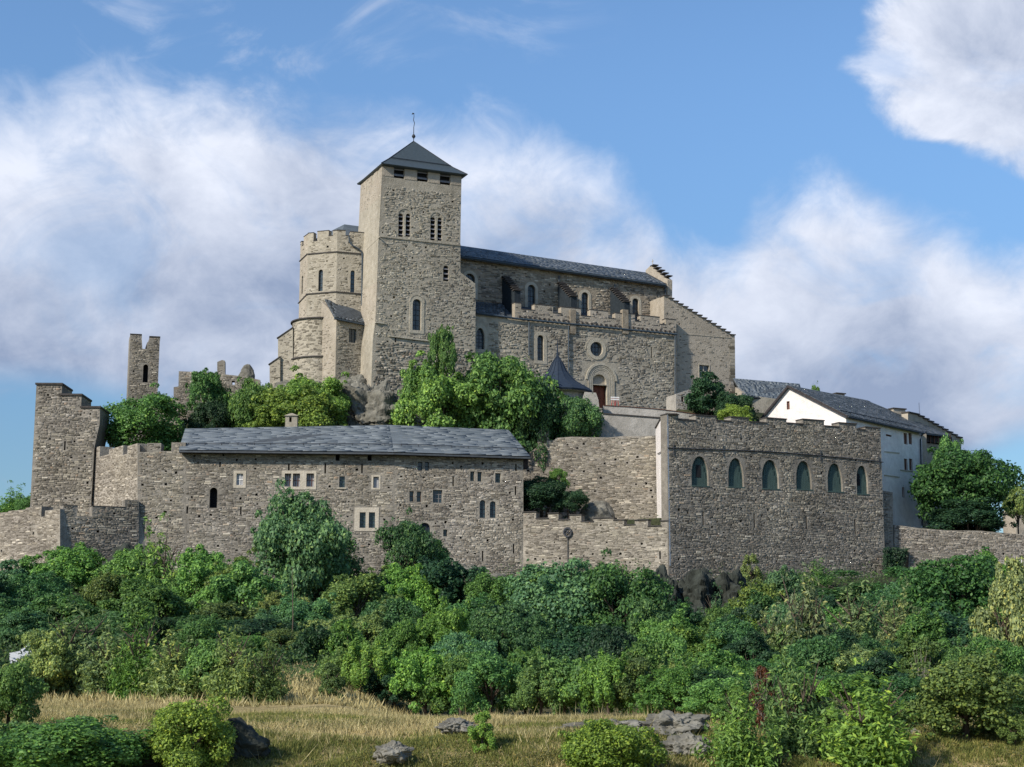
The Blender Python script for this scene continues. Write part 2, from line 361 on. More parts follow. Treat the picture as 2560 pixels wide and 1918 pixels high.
def stones(pl, outline, holes, parent, mat='stone_low', h=(.09, .21), w=(.20, .72), cover=.95, proud=(.005, .032), single=0, seed=1, margin=.02):
    """coursed rubble stones standing proud of the wall face"""
    rg = np.random.default_rng(seed); S = [p[0] for p in outline]; T = [p[1] for p in outline]
    s0, s1, t0, t1 = min(S), max(S), min(T), max(T); rows = []; t = t0
    while t < t1:
        hh = rg.uniform(*h); n = int((s1 - s0) / w[0]) + 3; ww = rg.uniform(w[0], w[1], n) * rg.choice([.6, 1, 1, 1.35], n)
        e = s0 - rg.uniform(0, w[1]) + np.concatenate([[0], np.cumsum(ww)]); c = (e[:-1] + e[1:]) / 2
        rows.append(np.stack([c, np.full(n, t + hh / 2), ww, np.full(n, hh)], 1)); t += hh
    A = np.concatenate(rows); A = A[(A[:, 0] > s0) & (A[:, 0] < s1)]
    A[:, 1] += 0.10 * np.sin(A[:, 0] * .9 + A[:, 1]) ; A = A[rg.random(len(A)) < cover]
    A[:, 3] *= rg.uniform(.7, 1.25, len(A))
    ok = np.ones(len(A), bool)
    for a, b in ((-.5, -.5), (.5, -.5), (.5, .5), (-.5, .5)):
        ok &= inside(outline, A[:, 0] + a * (A[:, 2] + margin), A[:, 1] + b * (A[:, 3] + margin))
    for hl in holes:
        hs = [p[0] for p in hl]; ht = [p[1] for p in hl]
        ok &= ~((A[:, 0] + A[:, 2] / 2 > min(hs)) & (A[:, 0] - A[:, 2] / 2 < max(hs)) & (A[:, 1] + A[:, 3] / 2 > min(ht)) & (A[:, 1] - A[:, 3] / 2 < max(ht)))
    A = A[ok]; n = len(A)
    if n == 0: return
    order = np.argsort(-A[:, 2] * A[:, 3]); A = A[order]
    pr = rg.uniform(proud[0], proud[1], n); u = np.array(pl.u); v = np.array(pl.v); nn_ = np.array(pl.n); O = np.array(pl.O)
    if single:
        us = stone_unit(mat); M3 = Matrix((pl.u, -pl.n, pl.v)).transposed().to_4x4(); po = origin_of(parent)
        for i in range(min(single, n)):
            o = link('stone', us[i % 6], parent); p = pl.W(A[i, 0], A[i, 1], -.01) - po
            o.matrix_local = Matrix.Translation(p) @ M3 @ Matrix.Diagonal((A[i, 2] * .96, pr[i] + .03, A[i, 3] * .94, 1))
        A = A[single:]; pr = pr[single:]; n = len(A)
        if n == 0: return
    cs = A[:, 0]; ct = A[:, 1]; hw = A[:, 2] / 2 - .012; hh = A[:, 3] / 2 - .010
    V = np.zeros((n, 8, 3)); sg = ((-1, -1), (1, -1), (1, 1), (-1, 1)); til = rg.normal(0, .03, n)
    for k, (a, b) in enumerate(sg):
        for q, (ins, d) in enumerate(((0, np.full(n, -.01)), (1, pr))):
            ja = rg.uniform(0, .18, n) * ins * hw; jb = rg.uniform(0.05, .38, n) * ins * hh
            x = cs + a * (hw - ja); y = ct + b * (hh - jb) + til * a * hw
            V[:, q * 4 + k] = O + x[:, None] * u + y[:, None] * v + d[:, None] * nn_
    V -= np.array(origin_of(parent)); base = (np.arange(n) * 8)[:, None, None]
    Q = np.array([(4, 5, 6, 7), (0, 1, 5, 4), (1, 2, 6, 5), (2, 3, 7, 6), (3, 0, 4, 7)])[None] + base
    o = link('small_stones', np_mesh('small_stones', V.reshape(-1, 3), Q.reshape(-1, 4), M[mat]), parent); tag(o, kind='stuff'); return o

def small_holes(pl, outline, holes, n, seed, size=(.17, .31), avoid=.8, fixed=()):
    """putlog holes: loosely in rows, kept clear of the windows"""
    rg = random.Random(seed); S = [p[0] for p in outline]; T = [p[1] for p in outline]; out = []; allc = [((min(a for a, b in h), max(a for a, b in h)), (min(b for a, b in h), max(b for a, b in h))) for h in holes]
    def free(s, t):
        for (a, b), (c, d) in allc:
            if a - .45 < s < b + .45 and c - .45 < t < d + .45: return False
        return True
    cand = [pl.P(*f) for f in fixed]; tries = 0
    rows = [min(T) + k * 1.75 + .6 for k in range(40)]
    while len(cand) < n + len(fixed) and tries < n * 14:
        tries += 1; cand.append((rg.uniform(min(S), max(S)), rg.choice(rows) + rg.gauss(0, .22)))
        s, t = cand[-1]
        if not all(inside(outline, np.array([s + a]), np.array([t + b]))[0] for a in (-.5, .5) for b in (-.5, .5)) or any((s - p[0]) ** 2 + (t - p[1]) ** 2 < avoid ** 2 for p in cand[:-1]): cand.pop()
    for s, t in cand:
        if not free(s, t) or not all(inside(outline, np.array([s + a]), np.array([t + b]))[0] for a in (-.3, .3) for b in (-.3, .3)): continue
        w = rg.uniform(*size); h = w * rg.uniform(.7, 1.0); j = lambda: rg.uniform(-.04, .04)
        p = [(s - w / 2 + j(), t - h / 2 + j()), (s + w / 2 + j(), t - h / 2 + j()), (s + w / 2 + j(), t + h / 2 + j()), (s - w / 2 + j(), t + h / 2 + j())]
        out.append(p); allc.append(((s - w, s + w), (t - h, t + h)))
    return out

def coping(pl, segs, thick, parent, th=.09, over=.10, mat='coping', ext=None):
    e = ext if ext is not None else -pl.n * (thick + over)
    for s0, s1, t in segs:
        m = MB(); a = [pl.W(s0 - over * .6, t, over), pl.W(s1 + over * .6, t, over)]; b = [a[1] + e, a[0] + e]
        up = pl.v * th; m.hexa([a[0], a[1], b[0], b[1], a[0] + up, a[1] + up, b[0] + up, b[1] + up]); m.build('coping_slab', M[mat], parent)
def crenels(pl, segs):
    """px segments (x0, x1, y) -> stepped outline points and (s0, s1, t)"""
    out = []; sg = []
    for x0, x1, y in segs:
        t = pl.P((x0 + x1) / 2, y)[1]; s0 = pl.P(x0, y)[0]; s1 = pl.P(x1, y)[0]
        if sg: s0 = sg[-1][1]
        sg.append((s0, s1, t)); out += [(s0, t), (s1, t)]
    return out, sg

def opening(pl, kind, x0, y0, x1, y1, parent, pane='glass', sur=None, sur_w=.16, sur_d=.05, bars=(0, 0), bar_mat='iron', depth=.32, bar_w=.03, name='window', sill=False, boards=False, slats=0):
    """a window: hole outline returned; surround ring, pane and bars built as parts"""
    st = pl.box_st(x0, y0, x1, y1); hole = SH[kind](*st); g = SH[kind](*st, .02)
    fr = ring(name, pl, SH[kind](*st, -.03 if min(st[1] - st[0], st[3] - st[2]) > .3 else -.01), g, -depth - .06, -depth + .03, M[bar_mat], parent)
    s0, s1, t0, t1 = st; lim = lambda s: (t0, t1)
    if pane:
        tr = tessellate_polygon([[Vector((a, b, 0)) for a, b in g]]); m = MB(); m.add([pl.W(a, b, -depth - .03) for a, b in g], [tuple(t) for t in tr])
        n = len(g); m.v += [pl.W(a, b, -depth - .05) for a, b in g]; m.f += [tuple(n + i for i in t) for t in tr] + [(i, (i + 1) % n, n + (i + 1) % n, n + i) for i in range(n)]
        m.build('pane' if 'glass' in pane else 'backing', M[pane], fr)
    def top_at(s):
        if kind == 'rect': return t1
        r = (s1 - s0) / 2; q = max(0, 1 - ((s - (s0 + s1) / 2) / r) ** 2); return (t1 - r + r * math.sqrt(q)) if kind == 'arch' else (t0 + t1) / 2 + (t1 - t0) / 2 * math.sqrt(q) if kind == 'circ' else t1 - (s1 - s0) * 1.15 * (abs(s - (s0 + s1) / 2) / r) ** 1.6
    nb, nh = bars
    m = MB()
    for k in range(1, nb + 1):
        s = s0 + (s1 - s0) * k / (nb + 1); m.box(pl, s - bar_w, s + bar_w, t0 if kind != 'circ' else (t0 + t1) - top_at(s), top_at(s), -depth - .02, -depth + .03)
    for k in range(1, nh + 1):
        t = t0 + (t1 - t0) * k / (nh + 1)
        if t > t1 - (s1 - s0) * .3 and kind not in ('rect', 'circ'): continue
        m.box(pl, s0, s1, t - bar_w, t + bar_w, -depth - .018, -depth + .028)
    if m.v: m.build('glazing_bars', M[bar_mat], fr)
    if boards:
        n = max(4, int((s1 - s0) / .22)); w = (s1 - s0) / n
        for k in range(n):
            a = s0 + k * w; tt = min(top_at(a + .02), top_at(a + w - .02)) if kind != 'rect' else t1
            b = MB(); b.box(pl, a + .012, a + w - .012, t0, max(t0 + .3, tt), -depth + random.uniform(-.02, .0), -depth + .05); b.build('plank', M['wood_green'], fr)
    for k in range(slats):
        t = t0 + (t1 - t0) * (k + .6) / (slats + .2)
        if kind != 'rect' and t > t1 - .1: continue
        b = MB(); hgt = (t1 - t0) / slats * .20
        b.hexa([pl.W(s0, t - hgt, -.06), pl.W(s1, t - hgt, -.06), pl.W(s1, t + hgt * .6, -.28), pl.W(s0, t + hgt * .6, -.28), pl.W(s0, t - hgt + .05, -.06), pl.W(s1, t - hgt + .05, -.06), pl.W(s1, t + hgt * .6 + .05, -.28), pl.W(s0, t + hgt * .6 + .05, -.28)])
        b.build('slat', M['louver'], fr)
    if sur:
        ring('surround', pl, SH[kind](*st, -.004), SH[kind](*st, sur_w), -.05, sur_d, M[sur], fr)
    if sill:
        b = MB(); b.box(pl, s0 - .2, s1 + .2, t0 - .16, t0 - .003, -.2, .12); b.build('sill', M['dressed'], fr)
    return hole, SH[kind](*st, (sur_w if sur else 0) + .05)

SLATE_UNIT = {}
def slates(q, parent, mat='slate', row=.38, w=(.35, .8), single=0, seed=1, th=.05, jig=.03):
    """overlapping slates on a quad: eave left, eave right, ridge right, ridge left"""
    e0, e1, r1, r0 = [np.array(p) for p in q]; rg = np.random.default_rng(seed)
    nrm = np.cross(e1 - e0, r0 - e0); nrm /= np.linalg.norm(nrm)
    if nrm[2] < 0: nrm = -nrm
    H = (np.linalg.norm(r0 - e0) + np.linalg.norm(r1 - e1)) / 2; n = max(2, int(H / row)); L = []
    for i in range(n):
        a, b = i / n, (i + 1.25) / n; b = min(b, 1.0)
        p0, p1 = e0 + (r0 - e0) * a, e1 + (r1 - e1) * a; q0, q1 = e0 + (r0 - e0) * b, e1 + (r1 - e1) * b
        ln = np.linalg.norm(p1 - p0); x = -rg.uniform(0, .3)
        while x < ln:
            ww = rg.uniform(*w); x0, x1 = max(0, x) / ln, min(ln, x + ww - .012) / ln; x += ww
            if x1 - x0 < .05 / ln: continue
            j = rg.uniform(-jig, jig, 4); lift = th + rg.uniform(0, .4) * th
            up = (q0 - p0) / np.linalg.norm(q0 - p0)
            a0, a1 = p0 + (p1 - p0) * x0 + up * j[0], p0 + (p1 - p0) * x1 + up * j[1]; b0, b1 = q0 + (q1 - q0) * x0, q0 + (q1 - q0) * x1
            L.append([a0 + nrm * .005, a1 + nrm * .005, b1 + nrm * .005, b0 + nrm * .005, a0 + nrm * lift, a1 + nrm * lift, b1 + nrm * .02, b0 + nrm * .02])
    idx = rg.permutation(len(L)); F_ = [(4, 5, 6, 7), (0, 1, 5, 4), (1, 2, 6, 5), (3, 0, 4, 7), (2, 3, 7, 6)]
    po = origin_of(parent)
    for i in idx[:single]:
        m = MB(); c = Vector(sum(L[i]) / 8); me = bpy.data.meshes.new('slate'); me.from_pydata([tuple(Vector(p) - c) for p in L[i]], [], F_); me.update()
        o = link('slate', me, parent, M[mat]); o.location = c - po
    rest = [L[i] for i in idx[single:]]
    if rest:
        V = np.array(rest).reshape(-1, 3) - np.array(po); Q = (np.array(F_)[None] + (np.arange(len(rest)) * 8)[:, None, None]).reshape(-1, 4)
        tag(link('small_slates', np_mesh('small_slates', V, Q, M[mat]), parent), kind='stuff')
def roof_solid(q, parent, back, mat='slate_sheet', th=.16, name='roof'):
    """front slope, back slope and underside: q as in slates, back = [ridge right, ridge left] eaves behind"""
    e0, e1, r1, r0 = [Vector(p) - Vector((0, 0, .13)) for p in q]; b1, b0 = [Vector(p) - Vector((0, 0, .13)) for p in back]; dz = Vector((0, 0, -th))
    m = MB(); m.add([e0, e1, r1, r0, b1, b0] + [p + dz for p in (e0, e1, r1, r0, b1, b0)],
        [(0, 1, 2, 3), (3, 2, 4, 5), (6, 9, 8, 7), (9, 11, 10, 8), (0, 6, 7, 1), (1, 7, 8, 2), (2, 8, 10, 4), (4, 10, 11, 5), (5, 11, 9, 3), (3, 9, 6, 0)])
    return m.build(name, M[mat], parent)

# ------------------------------------------------------------------ ground
PROF = [(0, -1.9), (10, -3.2), (25, -4.3), (36, -4.4), (40, -3.85), (43, -3.15), (45.8, -2.58), (50, -2.40), (56, -2.55), (75, -3.64), (84.5, -3.33), (94, -2.85), (110, -1.66), (126, 0.0), (141.5, 2.14), (157, 4.76), (168, 6.9), (178, 8.0), (400, 8.0)]
PROFL = [(0, -1.9), (10, -3.2), (25, -4.3), (36, -4.4), (40, -3.85), (43, -3.15), (45.8, -2.58), (50, -2.36), (60, -2.38), (70, -2.30), (80, -1.85), (92, -1.15), (110, -.7), (126, 0.3), (141.5, 2.14), (157, 4.76), (168, 6.9), (178, 8.0), (400, 8.0)]
def sstep(a, b, x):
    t = max(0.0, min(1.0, (x - a) / (b - a))); return t * t * (3 - 2 * t)
def lerp_tab(tab, x):
    for (a, p), (b, q) in zip(tab, tab[1:]):
        if x <= b: return p + (q - p) * max(0, (x - a) / (b - a))
    return tab[-1][1]
INN = [(0, 0), (3.5, 6.5), (9, 13), (13, 18), (18, 23), (60, 24)]
START = [(-80, 200), (-46, 192), (-42, 182), (-12, 184), (-6, 181), (17, 176), (18, 176.5), (44, 190), (48, 194), (90, 205)]
CAPH = [(-90, 2), (-60, 7), (-52, 12), (-44, 24), (34, 24), (44, 8.5), (60, 7), (90, 5)]
def ground(x, y, rough=True):
    z = lerp_tab(PROF, y)
    if x < 0 and 50 < y < 142:
        k = sstep(-.06, -.115, x / y) if False else sstep(.06, .115, -x / y); z += (lerp_tab(PROFL, y) - z) * k
    st = lerp_tab(START, x)
    inn = min(lerp_tab(INN, max(0, y - st)), lerp_tab(CAPH, x))
    if -12 < x < 22:
        k = sstep(-12, -7, x) * (1 - sstep(18, 22, x)); lim = 7.0 if y < 190.9 else 17.0 if y < 197.5 else 17 + (y - 197.5) * 1.0
        inn = min(inn, lim) * k + inn * (1 - k)
    if y < 199: inn = min(inn, 18.5 if -50 < x < 40 else 99)
    z += inn
    if y > 225: z = z * (1 - sstep(225, 330, y)) - 30 * sstep(225, 420, y)
    if abs(x) > 70: z += (-28 - z) * sstep(70, 190, abs(x)) * sstep(60, 150, y)
    if 9 < x < 31 and 138 < y < 171: z -= 3.4 * sstep(9, 14, x) * (1 - sstep(26, 31, x)) * sstep(138, 150, y) * (1 - sstep(165.5, 171, y))
    if rough:
        a = 1.0 if y > 25 else y / 25
        z += noise.noise(Vector((x * .09, y * .09, 3))) * .5 * a * sstep(58, 90, y) + noise.noise(Vector((x * .35, y * .35, 9))) * .16 * a
        if 22 < y < 66: z += (noise.noise(Vector((x * .16, y * .17, 5))) * .55 - .10 + noise.noise(Vector((x * .5, y * .5, 15))) * .32) * sstep(20, 27, y) * (1 - .85 * sstep(44, 50, y))
    return z
def grid_mesh(name, xs, ys, fn, mat):
    V = [(x, y, fn(x, y)) for y in ys for x in xs]; n = len(xs)
    F_ = [(j * n + i, j * n + i + 1, (j + 1) * n + i + 1, (j + 1) * n + i) for j in range(len(ys) - 1) for i in range(n - 1)]
    me = bpy.data.meshes.new(name); me.from_pydata(V, [], F_); me.update()
    for p in me.polygons: p.use_smooth = True
    return link(name, me, None, mat)
def gm():
    m = MatB('hillside_ground'); P = m.n('ShaderNodeSeparateXYZ'); m.l(P.inputs[0], m.tc.outputs['Object'])
    dry = m.ramp(m.noise(0.5, 8, 0.7, stretch=(1, 2.2, 1)), [(0.30, (0.13, 0.115, 0.055)), (0.45, (0.27, 0.215, 0.10)), (0.62, (0.43, 0.34, 0.17)), (0.8, (0.30, 0.29, 0.12))])
    dark = m.ramp(m.noise(0.8, 6, 0.7), [(0.3, (0.022, 0.03, 0.016)), (0.6, (0.05, 0.055, 0.03)), (0.8, (0.12, 0.10, 0.06))])
    y = m.math('ADD', P.outputs[1], m.math('MULTIPLY', m.math('SUBTRACT', m.noise(0.08, 4), .5), 26.0))
    mr = m.n('ShaderNodeMapRange'); m.l(mr.inputs[0], y); mr.inputs[1].default_value = 64; mr.inputs[2].default_value = 88
    return m.finish(m.mix(mr.outputs[0], dry, dark), 0.95, m.noise(6, 8, 0.75), 0.8, 0.08, 0.1)
M['ground'] = gm()
xs = sorted(set([round(v, 2) for v in np.arange(-110, 110.1, 1.1)] + [-9000, -4000, -1500, -700, -350, -220, -160, -130, 130, 160, 220, 350, 700, 1500, 4000, 9000]))
ys = sorted(set([-3000, -800, -200, -60, -20, 0] + [round(v, 2) for v in np.arange(4, 66, .7)] + [round(v, 2) for v in np.arange(66, 232, 1.3)] + [240, 260, 290, 330, 380, 450, 600, 900, 1500, 3000, 6000, 12000]))
def gfull(x, y):
    z = ground(min(max(x, -400), 400), max(y, 0))
    return z - (30 if y < 0 else 0) * sstep(0, 200, -y)
tag(grid_mesh('hillside', xs, ys, gfull, M['ground']), kind='structure')

# ------------------------------------------------------------------ lower fortifications
def fort(name, label, cat, px, py, Y):
    p = at(px, py, Y); return thing(name, label, cat, (p.x, p.y, ground(p.x, p.y, False)))

# outer wall at the far left
T = fort('outer_wall', 'low outer rubble wall with broken parapet at the far left foot of the castle', 'wall', 150, 1400, 168)
p1 = Pl.two(-60, 178, 150, 168); c, sg = crenels(p1, [(-60, 20, 1284), (20, 64, 1276), (64, 104, 1268), (104, 112, 1292), (112, 150, 1275)])
o = [p1.P(150, 1500), p1.P(-60, 1500)][::-1] + c[::-1]
h = small_holes(p1, o, [], 9, 4)
wall('wall_face', p1, o, h, 1.5, M['mortar_pale'], T); stones(p1, o, h, T, 'stone_pale', single=110, seed=11)
p2 = Pl.two(150, 168, 347, 171.9); c, sg = crenels(p2, [(150, 158, 1272), (158, 194, 1264), (194, 230, 1291), (230, 312, 1267), (312, 347, 1250)])
o = [p2.P(150, 1500), p2.P(347, 1500)] + c[::-1]; h = small_holes(p2, o, [], 10, 5)
wall('wall_face', p2, o, h, 1.5, M['mortar_low'], T); stones(p2, o, h, T, 'stone_low', single=110, seed=12)
coping(p2, sg[1:4:2], 1.5, T, .06, .05)

# stepped tower
T = fort('stepped_tower', 'tall ruined tower with a top stepping down to the right, left end of castle', 'tower', 150, 1250, 184)
p1 = Pl.yaw(160, 1100, 184, 2)
c, sg = crenels(p1, [(91, 155, 962), (155, 204, 989), (204, 250, 1020)])
o = [p1.P(72, 1330), p1.P(226, 1330), p1.P(228, 1250), p1.P(236, 1118), p1.P(249, 1060)] + c[::-1]
h = small_holes(p1, o, [], 14, 6); sl = rect_st(*p1.box_st(160, 1103, 164, 1126)); h.append(sl)
wall('wall_face', p1, o, h, 5, M['mortar_low'], T); stones(p1, o, h, T, 'stone_low', h=(.13, .26), single=60, seed=13, proud=(.01, .05))
coping(p1, sg, 5, T, .22, .18)

# curtain wall: bright return and crenellated front
T = fort('curtain_wall', 'crenellated curtain wall between the stepped tower and slate roofed long building', 'wall', 344, 1300, 173)
A1 = Pl.yaw(985, 1200, 174, 3)
pc = A1.X(344, 1250); pb = at(222, 1250, 186)
p1 = Pl((pb.x, pb.y, 0), (pc.x - pb.x, pc.y - pb.y, 0))
c, sg = crenels(p1, [(222, 250, 1120), (250, 272, 1139), (272, 308, 1119), (308, 318, 1136), (318, 344, 1112)])
c[-1] = (p1.P(344, 1112)[0], c[-1][1])
o = [p1.P(222, 1500), p1.P(344, 1500)] + c[::-1]; h = small_holes(p1, o, [], 7, 7)
wall('wall_face', p1, o, h, 1.6, M['mortar_pale'], T); stones(p1, o, h, T, 'stone_pale', single=90, seed=14)
c, sg = crenels(A1, [(344, 350, 1112), (350, 367, 1130), (367, 403, 1108), (403, 428, 1128), (428, 464, 1106)])
o = [A1.P(344, 1500), A1.P(464, 1500)] + c[::-1]
h = small_holes(A1, o, [], 14, 8, fixed=[(366, 1160), (356, 1212), (414, 1211), (415, 1178), (426, 1156), (463, 1176), (462, 1210)])
wall('wall_face', A1, o, h, 1.8, M['mortar_low'], T); stones(A1, o, h, T, 'stone_low', single=90, seed=15)

# ------------------------------------------------------------------ long slate-roofed building
T = fort('long_building', 'long rubble stone building under one low slate roof, many small windows', 'building', 900, 1450, 174)
A2 = Pl.yaw(985, 1200, 174, 14); EXT = Vector((-.18, 11, 0))
def put(pl, specs, parent):
    hs, av = [], []
    for sp in specs:
        kind, x0, y0, x1, y1 = sp[:5]; kw = sp[5] if len(sp) > 5 else {}
        a, b = opening(pl, kind, x0, y0, x1, y1, parent, **kw); hs.append(a); av.append(b)
    return hs, av
G = dict
cs = G(sur='dressed', sur_w=.22, sur_d=.05)
hs, av = put(A1, [('arch', 524, 1219, 543, 1270, G(pane='dark', depth=.9)),
    ('rect', 591, 1184, 608, 1213, G(pane='glass_pale', sur='cream_trim', sur_w=.32, bars=(1, 1), bar_mat='white', depth=.2, bar_w=.04)),
    ('rect', 711.5, 1184, 728, 1217, G(pane='glass_pale', bars=(2, 1), bar_mat='brown', depth=.4)),
    ('rect', 732, 1184, 750, 1217, G(pane='glass_pale', bars=(2, 1), bar_mat='brown', depth=.4)),
    ('rect', 766, 1184, 785, 1217, G(pane='glass_pale', bars=(2, 1), bar_mat='brown', depth=.4)),
    ('rect', 848, 1191, 862, 1219, G(pane='glass', bars=(1, 2), sill=True, bar_mat='wood_green')),
    ('rect', 933, 1192, 947, 1220, G(pane='glass_pale', sur='cream_trim', sur_w=.2, depth=.25)),
    ('rect', 839, 1133, 849, 1152, G(pane='dark', depth=.6, name='opening')), ('rect', 919, 1133, 929, 1152, G(pane='dark', depth=.6, name='opening')),
    ('rect', 899, 1281, 914, 1320, G(pane='glass', bars=(1, 3), bar_mat='wood_green')),
    ('rect', 922, 1281, 937.5, 1320, G(pane='glass', bars=(1, 3), bar_mat='wood_green'))], T)
# cream frames round the triple and the double window
def frame(pl, box, holes, parent, mat='cream_trim', d=.06):
    st = pl.box_st(*box); tr = tessellate_polygon([[Vector((a, b, 0)) for a, b in r] for r in [rect_st(*st)] + holes]); fl = [p for r in [rect_st(*st)] + holes for p in r]
    m = MB(); m.add([pl.W(a, b, d) for a, b in fl], [tuple(t) for t in tr]); k = 0
    for r in [rect_st(*st)] + holes:
        c = len(r); q = len(m.v); m.v += [pl.W(a, b, -.02) for a, b in r]
        for i in range(c): m.f.append((k + i, k + (i + 1) % c, q + (i + 1) % c, q + i))
        k += c
    m.build('window_surround', M[mat], parent); return rect_st(*st, .03)
av.append(frame(A1, (704, 1177, 791, 1224), [hs[2], hs[3], hs[4]], T)); av.append(frame(A1, (886, 1269, 947, 1328), [hs[9], hs[10]], T))
o = [A1.P(464, 1500), A1.P(985, 1500), A1.P(985, 1131), A1.P(464, 1126)]
sl = [rect_st(*A1.box_st(x, y0, x + 4, y1)) for x, y0, y1 in [(811, 1158, 1184), (903, 1160, 1183), (600, 1267, 1287), (466, 1266, 1284), (720, 1160, 1176), (548, 1155, 1168)]]
h = small_holes(A1, o, av + sl, 46, 9, fixed=[(694, 1273), (643, 1260), (640, 1293), (638, 1300), (635, 1331), (888, 1352), (961, 1299), (909, 1394), (638, 1172), (592, 1150), (639, 1149), (842, 1180), (919, 1221), (972, 1219), (963, 1352), (641, 1237), (487, 1185), (480, 1243), (475, 1259)])
wall('wall_face', A1, o, hs + h + sl, 11, M['mortar_low'], T, ext=EXT)
stones(A1, o, av + h + sl + hs, T, 'stone_low', single=240, seed=16)
hs, av = put(A2, [('rect', 1045, 1155, 1056, 1177, G(bars=(0, 1))), ('rect', 1062.5, 1155, 1072.5, 1177, G(bars=(0, 1))),
    ('rect', 1175.6, 1179, 1186, 1203, G(bars=(1, 2), bar_mat='wood_green')), ('rect', 1193.7, 1180, 1204.6, 1204, G(bars=(1, 2), bar_mat='wood_green')),
    ('rect', 1238, 1183, 1252, 1207, G(bars=(1, 2), bar_mat='wood_green')), ('rect', 1023.5, 1228, 1034.5, 1254, G(bars=(0, 1), bar_mat='brown')), ('rect', 1042, 1229, 1053.4, 1255, G(bars=(0, 1), bar_mat='brown')),
    ('rect', 1082, 1225, 1106, 1257, G(bars=(2, 2), bar_mat='louver')), ('arch', 1199, 1250, 1214, 1295, G(bars=(1, 3), bar_mat='iron', depth=.25)), ('arch', 1224.5, 1253, 1240, 1295, G(bars=(1, 3), bar_mat='iron', depth=.25)),
    ('arch', 1048, 1307, 1076, 1356, G(pane='cone', boards=False, depth=.3, bars=(2, 0), name='door')), ('rect', 1108, 1324, 1118.6, 1341, G(bars=(0, 1)))], T)
o = [A2.P(985, 1510), A2.P(1309, 1510), A2.P(1308, 1142), A2.P(985, 1131)]; o[0] = (0.0, o[0][1]); o[3] = (0.0, o[3][1])
sl = [rect_st(*A2.box_st(x, y0, x + 4, y1)) for x, y0, y1 in [(1131, 1192, 1216), (1288, 1160, 1178), (1287, 1216, 1238), (1205, 1377, 1404), (1282, 1360, 1384)]]
h = small_holes(A2, o, av + sl, 26, 10, fixed=[(1003, 1191), (1059, 1193), (1132, 1158), (1153, 1167), (1168, 1223), (1220, 1230), (1275, 1232), (1223, 1175), (1281, 1181), (1067, 1265), (1126, 1266), (1001, 1263), (1152, 1345), (1268, 1277), (1264, 1380), (1169, 1382), (1158, 1419), (1111, 1404)])
wall('wall_face', A2, o, hs + h + sl, 11, M['mortar_pale'], T, ext=EXT)
stones(A2, o, av + h + sl + hs, T, 'stone_pale', single=240, seed=17)
# slate roof
e0, e1, e2 = at(447, 1124.5, 171.6), at(985, 1130, 172.9), at(1326, 1141, 177.0); r0, r1, r2 = at(463, 1072, 179.0), at(973, 1063, 180.2), at(1271, 1075, 183.4)
for n_, (q, sd_) in enumerate((((e0, e1, r1, r0), 21), ((e1, e2, r2, r1), 22))):
    bk = [q[2] + (q[2] - q[1]) * Vector((1, 1, -1)), q[3] + (q[3] - q[0]) * Vector((1, 1, -1))]
    roof_solid(q, T, bk); slates(q, T, 'slate', row=.23, w=(1.0, 3.2), single=150, seed=sd_, th=.02, jig=.015)
def guard(a, b, ra, rb, n, parent, frac=.22, rise=.22):
    m = MB(); p0 = a + (ra - a) * frac + Vector((0, 0, rise)); p1 = b + (rb - b) * frac + Vector((0, 0, rise)); m.tube([p0, p1], .045, 6)
    m.build('snow_guard', M['iron'], parent)
    for k in range(n):
        f = (k + .5) / n; p = p0 + (p1 - p0) * f; b_ = MB(); b_.tube([p - Vector((0, 0, rise + .1)), p + Vector((0, 0, .06))], .05, 6); b_.build('guard_bracket', M['iron'], parent)
guard(e0, e1, r0, r1, 13, T); guard(e1, e2, r1, r2, 8, T)
m = MB()
for a, b in ((e0, e1), (e1, e2)):
    d = Vector((0, .12, -.30)); m.hexa([a + d, b + d, b + d + Vector((0, .9, .0)), a + d + Vector((0, .9, 0)), a + Vector((0, .1, -.1)), b + Vector((0, .1, -.1)), b + Vector((0, 1, .1)), a + Vector((0, 1, .1))])
m.build('eave_board', M['wood_dark'], T)
# bracket timber at the right end under the eave
pq = Pl.yaw(1310, 1180, 178.4, 14); m = MB(); s0, s1, t0, t1 = pq.box_st(1309, 1146, 1320, 1172); m.box(pq, s0, s1, t0, t1, -1, 0); m.build('eave_bracket', M['wood_dark'], T)
# chimney
pq = Pl.yaw(728, 1050, 179.6, 3); st = pq.box_st(713, 1038, 743, 1078); hl = rect_st(*pq.box_st(723, 1043, 729, 1055))
ch = wall('chimney', pq, rect_st(*st), [hl], 1.3, M['mortar_church'], T, reveal=.3)
m = MB(); s0, s1, t0, t1 = st; m.hexa([pq.W(s0 - .15, t1 - .08, .15), pq.W(s1 + .15, t1 - .08, .15), pq.W(s1 + .15, t1 - .08, -1.45), pq.W(s0 - .15, t1 - .08, -1.45), pq.W((s0 + s1) / 2 - .1, t1 + .28, -.3), pq.W((s0 + s1) / 2 + .1, t1 + .28, -.3), pq.W((s0 + s1) / 2 + .1, t1 + .28, -1.1), pq.W((s0 + s1) / 2 - .1, t1 + .28, -1.1)]); m.build('chimney_cap', M['mortar_church'], ch)

